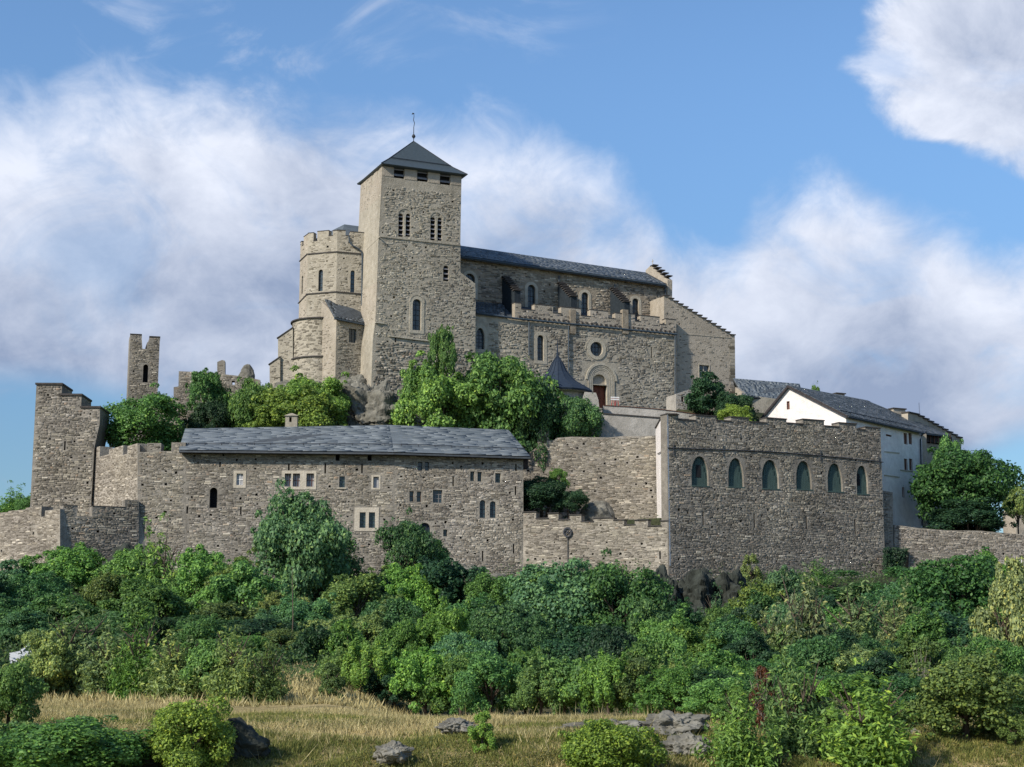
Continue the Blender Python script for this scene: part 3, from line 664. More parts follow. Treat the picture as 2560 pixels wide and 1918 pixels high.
# ------------------------------------------------------------------ crenellated low wall, courtyard wall
T = fort('crenellated_wall', 'low crenellated wall with stained face joining long building and pointed window hall', 'wall', 1480, 1450, 174)
pa = A2.X(1308, 1300); pF0 = at(1670, 1200, 172)
E = Pl((pa.x, pa.y, 0), (pF0.x - pa.x, pF0.y - pa.y, 0))
segs = [(1308, 1340, 1281), (1340, 1370, 1297), (1370, 1396, 1284), (1396, 1424, 1300), (1424, 1453, 1288), (1453, 1483, 1305), (1483, 1534, 1296), (1534, 1560, 1301), (1560, 1587, 1313), (1587, 1620, 1301), (1620, 1652, 1316), (1652, 1671, 1303)]
c, sg = crenels(E, segs); o = [E.P(1308, 1520), E.P(1671, 1520)] + c[::-1]
sl = [rect_st(*E.box_st(1648, 1378, 1652, 1398))]
h = small_holes(E, o, [] + sl, 20, 12, fixed=[(1312, 1318), (1338, 1398), (1330, 1431), (1437, 1354), (1575, 1406), (1648, 1404), (1400, 1396), (1466, 1407)])
wall('wall_face', E, o, h + sl, 1.3, M['mortar_pale'], T); stones(E, o, h + sl, T, 'stone_low', single=200, seed=18, cover=.88)
coping(E, sg, 1.3, T, .10, .12)
m = MB(); cc = E.P(1420, 1331); rr = E.P(1430, 1331)[0] - cc[0]
ang = [2 * math.pi * k / 24 for k in range(24)]
T2 = thing('wheel_ornament', 'round iron wheel with crossed spokes on a rod against the low crenellated wall', 'wheel', E.W(cc[0], cc[1] - 3.6, .2))
ring('rim', E, [(cc[0] + rr * .78 * math.cos(a), cc[1] + rr * 1.15 * .78 * math.sin(a)) for a in ang], [(cc[0] + rr * 1.08 * math.cos(a), cc[1] + rr * 1.22 * math.sin(a)) for a in ang], .12, .26, M['iron'], T2)
for a in (math.pi / 4, -math.pi / 4):
    m = MB(); m.tube([E.W(cc[0] - rr * math.cos(a), cc[1] - rr * math.sin(a), .19), E.W(cc[0] + rr * math.cos(a), cc[1] + rr * math.sin(a), .19)], .06, 6); m.build('spoke', M['iron'], T2)
m = MB(); m.tube([E.W(cc[0], cc[1] - rr * 1.15, .15), E.W(cc[0], cc[1] - 3.6, .15)], .045, 6); m.build('rod', M['iron'], T2)

T = fort('courtyard_wall', 'high rough retaining wall in shade behind the low crenellated wall', 'wall', 1500, 1290, 190)
p1 = Pl.two(1300, 190.3, 1652, 188.6)
o = [p1.P(*q) for q in [(1296, 1330), (1652, 1330), (1652, 1088), (1600, 1091), (1560, 1090), (1520, 1094), (1470, 1093), (1430, 1092), (1392, 1095), (1384, 1101), (1371, 1101), (1371, 1072), (1358, 1071), (1345, 1080), (1343, 1118), (1308, 1142), (1296, 1150)]]
h = small_holes(p1, o, [], 26, 13, fixed=[(1443, 1121), (1560, 1124), (1490, 1150), (1512, 1159), (1568, 1157), (1502, 1194), (1488, 1228), (1574, 1229), (1628, 1226), (1624, 1288)])
wall('wall_face', p1, o, h, 2.2, M['mortar_low'], T); stones(p1, o, h, T, 'stone_low', single=120, seed=19)

# ------------------------------------------------------------------ hall with pointed windows
T = fort('pointed_window_hall', 'crenellated rubble hall with a row of six pointed boarded windows', 'building', 1900, 1450, 178)
FH = Pl.yaw(1670, 1200, 172, 25)
segs = [(1667, 1696, 1037), (1696, 1739, 1051), (1739, 1791, 1040.5), (1791, 1827, 1053), (1827, 1872, 1045), (1872, 1916, 1057), (1916, 1966, 1047.5), (1966, 2007, 1060), (2007, 2060, 1051), (2060, 2097, 1067), (2097, 2141, 1059.5), (2141, 2163, 1075), (2163, 2201, 1070)]
c, sg = crenels(FH, segs); o = [FH.P(1672, 1530), FH.P(2217, 1530)] + c[::-1]
wins = [(1728.6, 1140.6, 1771, 1214), (1820.4, 1145.3, 1859, 1217), (1904.8, 1149.8, 1946.8, 1221.4), (1990, 1152.4, 2028.6, 1223), (2068.7, 1158.4, 2106, 1228.4), (2141.3, 1164, 2169.6, 1234.5)]
hs, av = put(FH, [('point', *w_, G(pane='wood_green', boards=True, sill=False, depth=.35, bar_mat='wood_green')) for w_ in wins], T)
for i, b_ in ((0, (1743, 1162, 1755, 1193)), (5, (2145.5, 1184, 2153, 1214))):
    m = MB(); s0, s1, t0, t1 = FH.box_st(*b_); m.box(FH, s0, s1, t0, t1, -.32, -.27); m.build('open_hatch', M['dark'], T)
for (x0, y0, x1, y1) in wins:
    m = MB(); s0, s1, t0, t1 = FH.box_st(x0, y0, x1, y1); m.box(FH, s0 - .05, s1 + .12, t0 - .14, t0 - .003, -.3, .06); m.build('sill', M['wood_green'], T)
sl = [rect_st(*FH.box_st(x, y0, x + 4, y1)) for x, y0, y1 in [(1756, 1280, 1314), (1884, 1285, 1320), (2014, 1290, 1323), (2136, 1298, 1336), (2189, 1418, 1440)]]
h = small_holes(FH, o, av + sl, 44, 14, fixed=[(1777, 1077), (1789, 1094), (1852, 1080), (1875, 1098), (1938, 1085), (1966, 1102), (2040, 1105), (2116, 1096), (1793, 1137), (1878, 1142), (1967, 1144), (1792, 1172), (1883, 1174), (1971, 1177), (2055, 1183), (2119, 1190), (2188, 1197), (1788, 1225), (1924, 1229), (1985, 1232), (2062, 1238), (1795, 1274), (1854, 1272), (1920, 1275), (1979, 1278), (2059, 1282), (1708, 1302), (1793, 1305), (1852, 1304), (1911, 1308), (1980, 1312), (2123, 1136), (2053, 1355), (2129, 1360), (1974, 1382), (2184, 1366), (1686, 1223), (1850, 1280)])
wall('wall_face', FH, o, hs + h + sl, 1.4, M['mortar_low'], T); stones(FH, o, av + h + sl, T, 'stone_low', single=300, seed=20)
coping(FH, sg, 1.4, T, .12, .10)
# cream left side, its plaster whitened to paint in the strong sun
pb = at(1641, 1200, 188); pf = FH.X(1670, 1200)
LS = Pl((pb.x, pb.y, 0), (pf.x - pb.x, pf.y - pb.y - .02, 0)); L = (pf - pb).length
LSf = lambda x, y: LS.P(x, y)
tt = FH.P(1680, 1037)[1]; t1 = LS.P(1650, 1056)[1]; fr_ = L - 0.02
o = [(0, 9), (fr_, 9), (fr_, tt), (L * .80, tt), (L * .66, t1), (L * .66, t1 - 1.0), (L * .5, t1 - 1.0), (L * .5, t1 + .2), (0, t1)]
sl = [rect_st(L * .62, L * .66, LS.P(1658, 1300)[1], LS.P(1658, 1268)[1])]
wall('side_wall', LS, o, sl, 1.2, M['white_plaster'], T, ext=FH.u * 1.1 - FH.n * .35, reveal=.3)
m = MB(); m.box(LS, L * .79, fr_, tt, tt + .12, -1.2, .12); m.build('coping_slab', M['coping'], T)
m = MB(); m.box(LS, 0, L * .5, t1 + .2, t1 + .3, -1.2, .12); m.build('coping_slab', M['coping'], T)
# cord along the front, with anchor irons
m = MB(); pts = [FH.W(*FH.P(x, y), .09) for x, y in [(1668, 1120), (1755, 1123), (1840, 1126), (1928, 1130), (2020, 1137), (2110, 1145), (2207, 1156)]]; m.tube(pts, .06, 6)
m.tube([LS.W(*LS.P(1668, 1120), .1), LS.W(*LS.P(1662, 1125), .1), LS.W(*LS.P(1646, 1135), .1)], .05, 6); m.build('iron_tie', M['iron'], T)
for x, y in [(1683, 1124), (1806, 1126), (2050, 1139), (2196, 1154)]:
    m = MB(); s_, t_ = FH.P(x, y); m.tube([FH.W(s_, t_ - .7, .1), FH.W(s_, t_ + .7, .1)], .045, 6); m.tube([FH.W(s_ - .12, t_, .1), FH.W(s_ + .12, t_, .1)], .05, 6); m.build('anchor_iron', M['iron'], T)
# right return, back and flat roof behind the parapet
w2 = FH.P(2203, 1200)[0]; m = MB(); zt = FH.P(1900, 1085)[1]
cA, cB = FH.W(0.6, zt, -1.2), FH.W(w2 - .3, zt, -1.2); cC, cD = cB + Vector((-4, 10, 0)), Vector((pb.x + .8, pb.y, zt)); dn = Vector((0, 0, -.4))
m.hexa([cA + dn, cB + dn, cC + dn, cD + dn, cA, cB, cC, cD]); m.build('roof', M['slate_sheet'], T)
RS = Pl((cB.x, cB.y, 0), (cC.x - cB.x, cC.y - cB.y, 0)); o = rect_st(0, 10.5, 9, zt + .6); wall('return_wall', RS, o, [], 1.2, M['mortar_low'], T)
bu = Pl.yaw(2215, 1300, FH.X(2212, 1300).y + 1.0, 25); o = bu.poly([(2206, 1530), (2236, 1530), (2232, 1231), (2205, 1226)])
wall('buttress', bu, o, [], 2.5, M['mortar_low'], T); stones(bu, o, [], T, 'stone_low', seed=23)

# ------------------------------------------------------------------ right wall
T = fort('right_wall', 'rough grey retaining wall running to the right edge below the dark round tree', 'wall', 2400, 1420, 190)
p1 = Pl.two(2236, 187, 2600, 191)
o = [p1.P(*q) for q in [(2236, 1540), (2600, 1540), (2600, 1338), (2540, 1335), (2450, 1327), (2370, 1326), (2300, 1321), (2250, 1314), (2236, 1312)]]
h = small_holes(p1, o, [], 8, 15); wall('wall_face', p1, o, h, 1.5, M['mortar_pale'], T); stones(p1, o, h, T, 'stone_pale', w=(.25, .7), single=110, seed=24)
p2 = Pl.two(2270, 183, 2600, 186)
o2 = [p2.P(*q) for q in [(2270, 1540), (2600, 1540), (2600, 1432), (2500, 1428), (2434, 1398), (2400, 1391), (2340, 1384), (2272, 1374)]]
wall('lower_wall', p2, o2, [], 1.2, M['mortar_low'], T); stones(p2, o2, [], T, 'stone_low', seed=25, h=(.12, .2), w=(.2, .6), single=40)
# recessed dark gap beside the hall
pg = Pl.yaw(2228, 1340, 187.5, 0); m = MB(); s0, s1, t0, t1 = pg.box_st(2214, 1313, 2242, 1376); m.box(pg, s0, s1, t0, t1, -.8, 0); m.build('doorway_recess', M['mortar_low'], T)
T = fort('gate_posts_wall', 'ruined white plastered piers with a small opening at the right edge', 'ruin', 2510, 1430, 184.5)
p1 = Pl.yaw(2510, 1420, 184.5, 2)
for x0, y0, x1, y1 in [(2464, 1394, 2474, 1432), (2543, 1399, 2556, 1432)]:
    m = MB(); s0, s1, t0, t1 = p1.box_st(x0, y0, x1, y1); m.box(p1, s0, s1, t0, t1, -.7, 0); m.build('white_pier', M['white_plaster'], T)
o = p1.poly([(2474, 1440), (2543, 1440), (2543, 1402), (2474, 1400)]); hl = rect_st(*p1.box_st(2516, 1404, 2540, 1428)); wall('infill_wall', p1.off(-.1), o, [hl], .4, M['grey_plaster'], T); stones(p1.off(-.1), o, [hl], T, 'stone_pale', seed=26)

# ------------------------------------------------------------------ terrace wall
T = fort('terrace_wall', 'smooth plastered terrace wall with a pale sloping parapet below the church portal', 'wall', 1600, 1080, 195)
p1 = Pl.yaw(1560, 1050, 195, 6)
o = p1.poly([(1488, 1200), (1800, 1200), (1800, 1052), (1700, 1050), (1640, 1044), (1560, 1038), (1500, 1035), (1496, 1000), (1490, 982), (1462, 980), (1456, 1000), (1456, 1200)])
wall('wall_face', p1, o, [], 1.0, M['grey_plaster'], T)
for sA, sB in (((1508, 1035), (1657, 1046)), ((1657, 1046), (1800, 1055))):
    a, b = p1.X(*sA), p1.X(*sB); m = MB(); n_ = p1.n; m.hexa([a + n_ * .15, b + n_ * .15, b - n_ * 1.1, a - n_ * 1.1, a + n_ * .15 + Vector((0, 0, .12)), b + n_ * .15 + Vector((0, 0, .12)), b - n_ * 1.1 + Vector((0, 0, .12)), a - n_ * 1.1 + Vector((0, 0, .12))]); m.build('coping_slab', M['coping'], T)
p2 = Pl.yaw(1600, 1030, 198, 8); o = p2.poly([(1508, 1100), (1800, 1100), (1800, 1047), (1770, 1041), (1700, 1030), (1640, 1023), (1560, 1017), (1508, 1014)])
wall('parapet', p2, o, [], .6, M['grey_plaster'], T)
pts_ = [(1508, 1014), (1560, 1017), (1640, 1023), (1700, 1030), (1770, 1041), (1800, 1047)]
m = MB()
for a_, b_ in zip(pts_, pts_[1:]):
    a, b = p2.X(*a_), p2.X(*b_); n_ = p2.n; q = Vector((0, 0, .07)); m.hexa([a + n_ * .1, b + n_ * .1, b - n_ * .7, a - n_ * .7, a + n_ * .1 + q, b + n_ * .1 + q, b - n_ * .7 + q, a - n_ * .7 + q])
m.build('parapet_coping', M['brown'], T)

T = fort('round_turret', 'small round pavilion with a flared conical slate roof and thin spire', 'turret', 1394, 1090, 198)
cpt = at(1394, 960, 198); zz = lambda y: at(1394, y, 198).z; px2m = 198 / F
prof = [(92, 983), (80, 974), (68, 967.5), (58, 961.5), (48, 955), (38, 945), (27, 932.7), (20, 920), (14, 908), (7, 898), (2.5, 891)]
n8 = 16
m = MB(); m.lathe((cpt.x, cpt.y), [(90 * px2m, zz(986) - .05)] + [(r_ * px2m, zz(y_)) for r_, y_ in prof], n8); m.build('conical_roof', M['cone'], T)
m = MB(); m.tube([(cpt.x, cpt.y, zz(893)), (cpt.x, cpt.y, zz(870)), (cpt.x, cpt.y, zz(848))], [.16, .08, .03], 8); m.build('spire', M['cone'], T)
m = MB(); m.lathe((cpt.x, cpt.y), [(3.7, zz(985)), (3.7, zz(1120))], 24); m.lathe((cpt.x, cpt.y), [(0.01, zz(984)), (4.4, zz(984)), (4.4, zz(988)), (3.7, zz(990))], 24); m.build('round_wall', M['grey_plaster'], T)
for k in range(n8):
    a = 2 * math.pi * k / n8; pts = [(cpt.x + (r_ * px2m + .02) * math.cos(a), cpt.y + (r_ * px2m + .02) * math.sin(a), zz(y_) + .02) for r_, y_ in prof]
    m = MB(); m.tube(pts, .035, 5); m.build('roof_seam', M['cone'], T)

# ------------------------------------------------------------------ the church
CH = fort('hilltop_church', 'fortified stone church with square bell tower, crenellated apse and long nave on the summit', 'church', 1200, 1000, 198)
YAW = 24
FT = Pl.yaw(957, 700, 195, YAW); CU, CN = FT.u, FT.n
# bell tower
out_px = [(925, 1080), (1195, 1080), (1188, 871), (1189, 757), (1188, 709), (1151, 681), (1151, 603), (1154, 432), (957, 407), (946, 600), (940, 790), (932, 850), (928, 960)]
o = FT.poly(out_px)
lv = G(pane='dark', depth=.5, bar_mat='wood_dark')
hs, av = put(FT, [('rect', 985, 414, 1011, 446, G(slats=2, **lv)), ('rect', 1043, 421, 1070, 454, G(slats=2, **lv)), ('rect', 1100, 429, 1126, 462, G(slats=2, **lv)),
    ('arch', 996, 534, 1008, 592, G(slats=5, **lv)), ('arch', 1014.5, 534, 1026, 592, G(slats=5, **lv)), ('arch', 1076, 543, 1088, 601, G(slats=5, **lv)), ('arch', 1094, 544, 1105, 602, G(slats=5, **lv)),
    ('arch', 1108, 664, 1122, 703, G(slats=3, **lv)), ('arch', 1031, 748, 1053, 826, G(pane='glass', bars=(1, 5), sur='dressed', sur_w=.42, sur_d=.06, depth=.35))], CH)
def arch_ring(pl, x0, y0, x1, y1, w, d, parent, mat='dressed', name='arch_moulding', n=14, legs=0.0):
    s0, s1, t0, t1 = pl.box_st(x0, y0, x1, y1); r = (s1 - s0) / 2; c = (s0 + s1) / 2; sp = t1 - r
    a = [(c + r * math.cos(math.pi * k / n), sp + r * math.sin(math.pi * k / n)) for k in range(n + 1)]; b = [(c + (r - w) * math.cos(math.pi * k / n), sp + (r - w) * math.sin(math.pi * k / n)) for k in range(n + 1)]
    if legs: a = [(s1, t0)] + a + [(s0, t0)]; b = [(s1 - w, t0)] + b + [(s0 + w, t0)]
    m = MB(); n = len(a)
    for pts, dd in ((b, d), (a, d), (a, -.02), (b, -.02)): m.v += [pl.W(p, q, dd) for p, q in pts]
    for i in range(n - 1):
        for k in range(4): j = (k + 1) % 4; m.f.append((k * n + i, k * n + i + 1, j * n + i + 1, j * n + i))
    for i in (0, n - 1): m.f.append((i, n + i, 2 * n + i, 3 * n + i))
    m.build(name, M[mat], parent)
arch_ring(FT, 992, 519, 1031, 595, .20, .07, CH, 'mortar_church'); arch_ring(FT, 1072, 528, 1110, 605, .20, .07, CH, 'mortar_church')
arch_ring(FT, 1023, 736, 1062, 790, .16, .09, CH, 'mortar_church')
for x in (1011.3, 1091):
    m = MB(); s0, s1, t0, t1 = FT.box_st(x - 2.4, 541 if x < 1050 else 550, x + 2.4, 592 if x < 1050 else 602); m.box(FT, s0, s1, t0, t1, -.1, .03); m.build('mullion', M['dressed'], CH)
for x0, x1, y0, y1 in ((957, 985, 411, 441), (1011, 1043, 418, 450), (1070, 1100, 425, 458), (1126, 1153.5, 433, 463)):
    m = MB(); s0, s1, t0, t1 = FT.box_st(x0 + .6, y0, x1 - .6, y1); m.box(FT, s0, s1, t0, t1, -.3, .045); m.build('merlon', M['plaster'], CH)
av += [FT.poly([(957, 462), (1154, 462), (1154, 405), (957, 405)])]
sl = [rect_st(*FT.box_st(987, 841, 991, 856)), rect_st(*FT.box_st(1152, 777, 1155, 788))]
h = small_holes(FT, o, av + sl, 52, 31, avoid=1.0, fixed=[(967, 622), (1131, 633), (978, 761), (978, 791), (1012, 795), (972, 827), (1075, 801), (969, 854), (1029, 859), (1169, 810), (1108, 777), (968, 910), (1058, 938), (960, 940), (1139, 486), (1121, 486), (1120, 486), (984, 476), (969, 487)])
wall('bell_tower', FT, o, hs + h + sl, 9, M['mortar_church'], CH, reveal=.5)
o_up = FT.poly([(952, 590), (1151, 613), (1154, 462), (957, 440)]); o_mid = FT.poly([(936, 845), (1188, 870), (1189, 757), (1188, 709), (1151, 681), (1151, 616), (949, 594)]); o_lo = FT.poly([(927, 1080), (1195, 1080), (1188, 872), (936, 848)])
stones(FT, o_up, av + h + hs, CH, 'stone_church', h=(.12, .24), w=(.2, .7), cover=.62, proud=(.005, .04), seed=41)
stones(FT, o_mid, av + h + hs + sl, CH, 'stone_church', h=(.12, .24), w=(.2, .7), cover=.6, proud=(.005, .04), seed=42, single=60)
stones(FT, o_lo, av + h + hs + sl, CH, 'stone_low', h=(.13, .3), w=(.25, .9), cover=.8, proud=(.01, .06), seed=43, single=60)
def course(pl, a, b, parent, h_=.14, d=.10, mat='coping', name='string_course'):
    (s0, t0), (s1, t1) = pl.P(*a), pl.P(*b); m = MB()
    m.hexa([pl.W(s0, t0, -.02), pl.W(s1, t1, -.02), pl.W(s1, t1, d), pl.W(s0, t0, d), pl.W(s0, t0 + h_, -.02), pl.W(s1, t1 + h_, -.02), pl.W(s1, t1 + h_, d), pl.W(s0, t0 + h_, d)]); m.build(name, M[mat], parent)
course(FT, (950, 593), (1151, 615), CH, .16, .12, 'mortar_church'); course(FT, (972, 842), (1074, 855), CH, .16, .22, 'dressed'); course(FT, (938, 808), (962, 811), CH, .14, .2, 'dressed')
# left (sunlit) face: a facing slab on the battered side
a0, a1 = FT.W(*o[10]), FT.W(*o[8]); LT = Pl(a0 - CN * 9, CN, a1 - a0)
TL = Pl(a0 - CN * 9 - CU * .06, CN, a1 - a0); Hh = (a1 - a0).length
o = [(0, -3), (9.0, -3), (9.0, Hh), (0, Hh)]
hs, av = put(TL, [('rect', 916, 452, 921, 476, G(**lv)), ('rect', 929, 437, 934, 461, G(**lv)), ('rect', 943, 424, 948, 446, G(**lv)), ('arch', 930.5, 531, 938, 598, G(pane='brown', depth=.3)), ('arch', 914.5, 552, 920, 595, G(pane='brown', depth=.3))], CH)
wall('side_facing', TL, o, hs, .05, M['plaster'], CH, reveal=.05, back=False)
course(TL, (951, 593), (917.5, 625), CH, .14, .10, 'mortar_church'); stones(TL, o, av, CH, 'stone_church', h=(.12, .22), w=(.2, .6), cover=.10, proud=(.0, .02), seed=44)
# tower roof: pyramid with a flared eave
apx = at(1034, 353, 0.1); ap = FT.W((FT.P(957, 410)[0] + FT.P(1154, 432)[0]) / 2, 0, -4.5); apx = at(1034, 353, ap.y)
EH = at(957, 410, 195).z - .25; w_ = FT.P(1154, 432)[0]
def ringc(e, z): return [FT.W(-e, z, e), FT.W(w_ + e, z, e), FT.W(w_ + e, z, -9 - e), FT.W(-e, z, -9 - e)]
m = MB(); c0, c1, c2, c3 = ringc(.55, EH), ringc(.62, EH + .12), ringc(-.9, EH + 1.35), ringc(-.0, EH - .1)
m.v += c3 + c0 + c1 + c2 + [Vector((apx.x, apx.y, apx.z))]
for k in range(3):
    for i in range(4): m.f.append((k * 4 + i, k * 4 + (i + 1) % 4, k * 4 + 4 + (i + 1) % 4, k * 4 + 4 + i))
for i in range(4): m.f.append((12 + i, 12 + (i + 1) % 4, 16))
m.f.append((0, 1, 2, 3)); m.build('tower_roof', M['tower_slate'], CH)
for i in range(4): m = MB(); m.tube([c1[i], c2[i], apx], [.09, .08, .05], 6); m.build('roof_hip', M['iron'], CH)
m = MB(); a_, b_ = c2[0] * .93 + apx * .07, c2[1] * .93 + apx * .07; m.tube([a_ + CN * .12, b_ + CN * .12], .05, 6); m.build('snow_guard', M['iron'], CH)
m = MB(); z = apx.z; rz = lambda y: at(1034, y, apx.y).z
m.tube([(apx.x, apx.y, rz(356)), (apx.x, apx.y, rz(318)), (apx.x + .10, apx.y, rz(308)), (apx.x - .06, apx.y, rz(300)), (apx.x + .02, apx.y, rz(292)), (apx.x, apx.y, rz(283))], [.06, .05, .05, .05, .04, .03], 7); fin_ = m.build('finial_rod', M['iron'], CH)
m = MB(); m.lathe((apx.x, apx.y), [(.01, rz(335)), (.16, rz(337)), (.27, rz(341)), (.16, rz(345)), (.01, rz(347))], 12); m.build('finial_ball', M['iron'], fin_)
m = MB(); m.tube([(apx.x - .30, apx.y, rz(286)), (apx.x - .15, apx.y, rz(284)), (apx.x + .05, apx.y, rz(284.5))], [.03, .12, .05], 6); m.build('weather_vane', M['iron'], fin_)

# polygonal crenellated apse
p841 = at(841, 700, 199.5)
def chain(p, yaw, px, py=700):
    pl = Pl((p.x, p.y, 0), (math.cos(R(yaw)), math.sin(R(yaw)), 0)); s = pl.P(px, py)[0]; return pl.W(s, 0)
q841 = Vector((p841.x, p841.y, 0)); q768 = chain(q841, -18, 768); q911 = chain(q841, 16, 915); q749 = chain(q768, -63, 749)
F1 = Pl(q768, q841 - q768); F2 = Pl(q841, q911 - q841); F0 = Pl(q749, q768 - q749)
def face(pl, L_, crn, base_y, ref, wins_, seed, mat='mortar_church', dens=.4):
    c, sg = crenels(pl, crn); c[0] = (0, c[0][1]); c[-1] = (L_, c[-1][1]); sg[0] = (0, sg[0][1], sg[0][2]); sg[-1] = (sg[-1][0], L_, sg[-1][2]); zb = pl.P(*base_y)[1]; o = [(0, zb), (L_, zb)] + c[::-1]
    hs, av = put(pl, wins_, CH); h = small_holes(pl, o, av, 9, seed, avoid=.9)
    wall('apse_wall', pl, o, hs + h, .9, M[mat], CH, reveal=.4); stones(pl, o, av + h, CH, 'stone_church', h=(.12, .25), w=(.2, .7), cover=dens, proud=(.0, .035), seed=seed); coping(pl, sg, .9, CH, .08, .05)
gw = G(pane='glass', bars=(0, 4), depth=.3)
face(F1, (q841 - q768).length, [(768, 784, 583), (784, 793, 603), (793, 822, 578), (822, 832, 590), (832, 841, 577)], (800, 980), 0, [('arch', 796, 674, 807, 728, gw)], 51)
face(F2, (q911 - q841).length, [(841, 864, 576), (864, 876, 590), (876, 911, 581)], (870, 980), 0, [('arch', 876, 676, 887, 731, gw)], 52)
face(F0, (q768 - q749).length, [(749, 755, 606), (755, 759, 614), (759, 768, 590)], (758, 980), 0, [('arch', 754, 690, 757.5, 735, gw)], 53, 'plaster', .12)
course(F1, (768, 637), (841, 631), CH, .14, .12); course(F2, (841, 631), (911, 637), CH, .14, .12); course(F0, (749, 655), (768, 637), CH, .12, .1)
course(F1, (765, 737), (841, 731), CH, .14, .12); course(F2, (841, 731), (911, 737), CH, .14, .12); course(F0, (746, 760), (768, 737), CH, .12, .1)
# hipped roof inside the parapet
zr = lambda y, Y_: at(860, y, Y_).z
ctr = (q841 + q911 + q749) / 3 + Vector((1.0, 5, 0)); m = MB(); base = [q749, q768, q841, q911, q911 + Vector((2, 9, 0)), q749 + Vector((1, 9, 0))]; zb = F1.P(800, 597)[1]
top = [Vector((at(861, 561, 206).x, 206, at(861, 561, 206).z)), Vector((at(915, 568, 208).x, 208, at(915, 568, 208).z))]
m.add([b + Vector((0.3, .6, zb)) for b in base] + top, [(0, 1, 6), (1, 2, 6), (2, 3, 7, 6), (3, 4, 7), (4, 5, 6, 7), (5, 0, 6), (5, 4, 3, 2, 1, 0)]); m.build('apse_roof', M['slate'], CH)
# drain pipe
m = MB(); m.tube([F2.W(*F2.P(872, 592), .15), F2.W(*F2.P(873, 606), .18), F2.W(*F2.P(880, 615), .25), F2.W(*F2.P(897, 624), .25), F2.W(*F2.P(905, 634), .25), F2.W(*F2.P(904, 765), .2)], .11, 8); m.build('drain_pipe', M['pipe'], CH)

# lower round apse with ledges and buttresses
cc_ = at(806, 900, 203.6); z_ = lambda y, Y=199.5: at(800, y, Y).z
m = MB(); m.lathe((cc_.x, cc_.y), [(4.35, z_(795)), (4.15, z_(795) - .05), (4.15, z_(888)), (4.30, z_(892)), (4.35, z_(1010))], 40)
m.build('round_apse', M['mortar_church'], CH, smooth=False)
for y_, r_ in ((793, 4.4), (890, 4.5)):
    m = MB(); zt_ = z_(y_) if y_ < 800 else z_(y_); m.lathe((cc_.x, cc_.y), [(3.6, zt_ - .16), (r_, zt_ - .16), (r_, zt_), (3.6, zt_ + .1)], 40); m.build('ledge', M['coping'], CH)
rg_ = random.Random(5)
m = MB()
for k in range(650):
    a = rg_.uniform(math.pi * .92, math.pi * 1.75); z0 = rg_.uniform(z_(1000), z_(798)); w__ = rg_.uniform(.1, .35) / 4.2; hh = rg_.uniform(.06, .12); r1_ = (4.32 if z0 < z_(892) else 4.15); d = r1_ + rg_.uniform(.01, .05)
    P_ = lambda a_, r_, z_2: Vector((cc_.x + r_ * math.cos(a_), cc_.y + r_ * math.sin(a_), z_2))
    m.hexa([P_(a - w__, d, z0 - hh), P_(a + w__, d, z0 - hh), P_(a + w__, r1_ - .05, z0 - hh), P_(a - w__, r1_ - .05, z0 - hh), P_(a - w__, d, z0 + hh), P_(a + w__, d, z0 + hh), P_(a + w__, r1_ - .05, z0 + hh), P_(a - w__, r1_ - .05, z0 + hh)])
tag(m.build('small_stones', M['stone_church'], CH), kind='stuff')
bp = Pl.yaw(720, 870, 201.5, -8)
for pts, nm in (([(732, 1000), (695, 1000), (695, 846), (732, 820)], 'apse_buttress'), ([(700, 1000), (674, 1000), (674, 912), (700, 893)], 'apse_buttress')):
    pl_ = bp if pts[0][0] == 732 else bp.off(.4); o = pl_.poly(pts)[::-1]; wall(nm, pl_, o, [], 1.3, M['mortar_church'], CH); stones(pl_, o, [], CH, 'stone_church', cover=.5, h=(.12, .22), w=(.2, .6), proud=(0, .03), seed=int(pts[0][0]))
    a, b = pl_.P(*pts[2]), pl_.P(*pts[3]); m = MB(); m.hexa([pl_.W(a[0] - .15, a[1] - .05, .12), pl_.W(*b, .12), pl_.W(*b, -1.4), pl_.W(a[0] - .15, a[1] - .05, -1.4), pl_.W(a[0] - .15, a[1] + .08, .12), pl_.W(b[0], b[1] + .12, .12), pl_.W(b[0], b[1] + .12, -1.4), pl_.W(a[0] - .15, a[1] + .08, -1.4)]); m.build('coping_slab', M['coping'], CH)

# annex between apse and tower
q840 = at(840, 850, 196.7); AF = Pl((q840.x, q840.y, 0), (math.cos(R(33)), math.sin(R(33)), 0)); AL_ = Pl(chain(Vector((q840.x, q840.y, 0)), -52, 802, 850), (math.cos(R(-52)), math.sin(R(-52)), 0))
o = AF.poly([(838, 1000), (927, 985), (928, 812), (840, 793)]); o[0] = (0, o[0][1]); o[3] = (0, o[3][1])
hs, av = put(AF, [('rect', 872, 822, 891, 857, G(pane='glass', depth=.3, bars=(1, 0)))], CH); h = small_holes(AF, o, av, 8, 55, avoid=.9)
wall('annex_wall', AF, o, hs + h, 3, M['mortar_church'], CH, ext=Vector((-3, 4, 0))); stones(AF, o, av + h, CH, 'stone_church', h=(.12, .24), w=(.2, .7), cover=.6, proud=(0, .04), seed=56)
LL = (Vector((q840.x, q840.y, 0)) - AL_.O).length; zt0, zt1 = AL_.P(803, 755)[1], AL_.P(840, 790)[1]
wall('annex_side', AL_, [(0, 25), (LL, 25), (LL, zt1), (0, zt0)], [], .8, M['plaster'], CH); stones(AL_, [(0, 25), (LL, 25), (LL, zt1), (0, zt0)], [], CH, 'stone_church', h=(.12, .22), w=(.2, .6), cover=.15, proud=(0, .02), seed=57)
q = [at(836, 793, 195.9), at(928, 812, 199.3), at(907, 762, 202.2), at(812, 748, 199.6)]
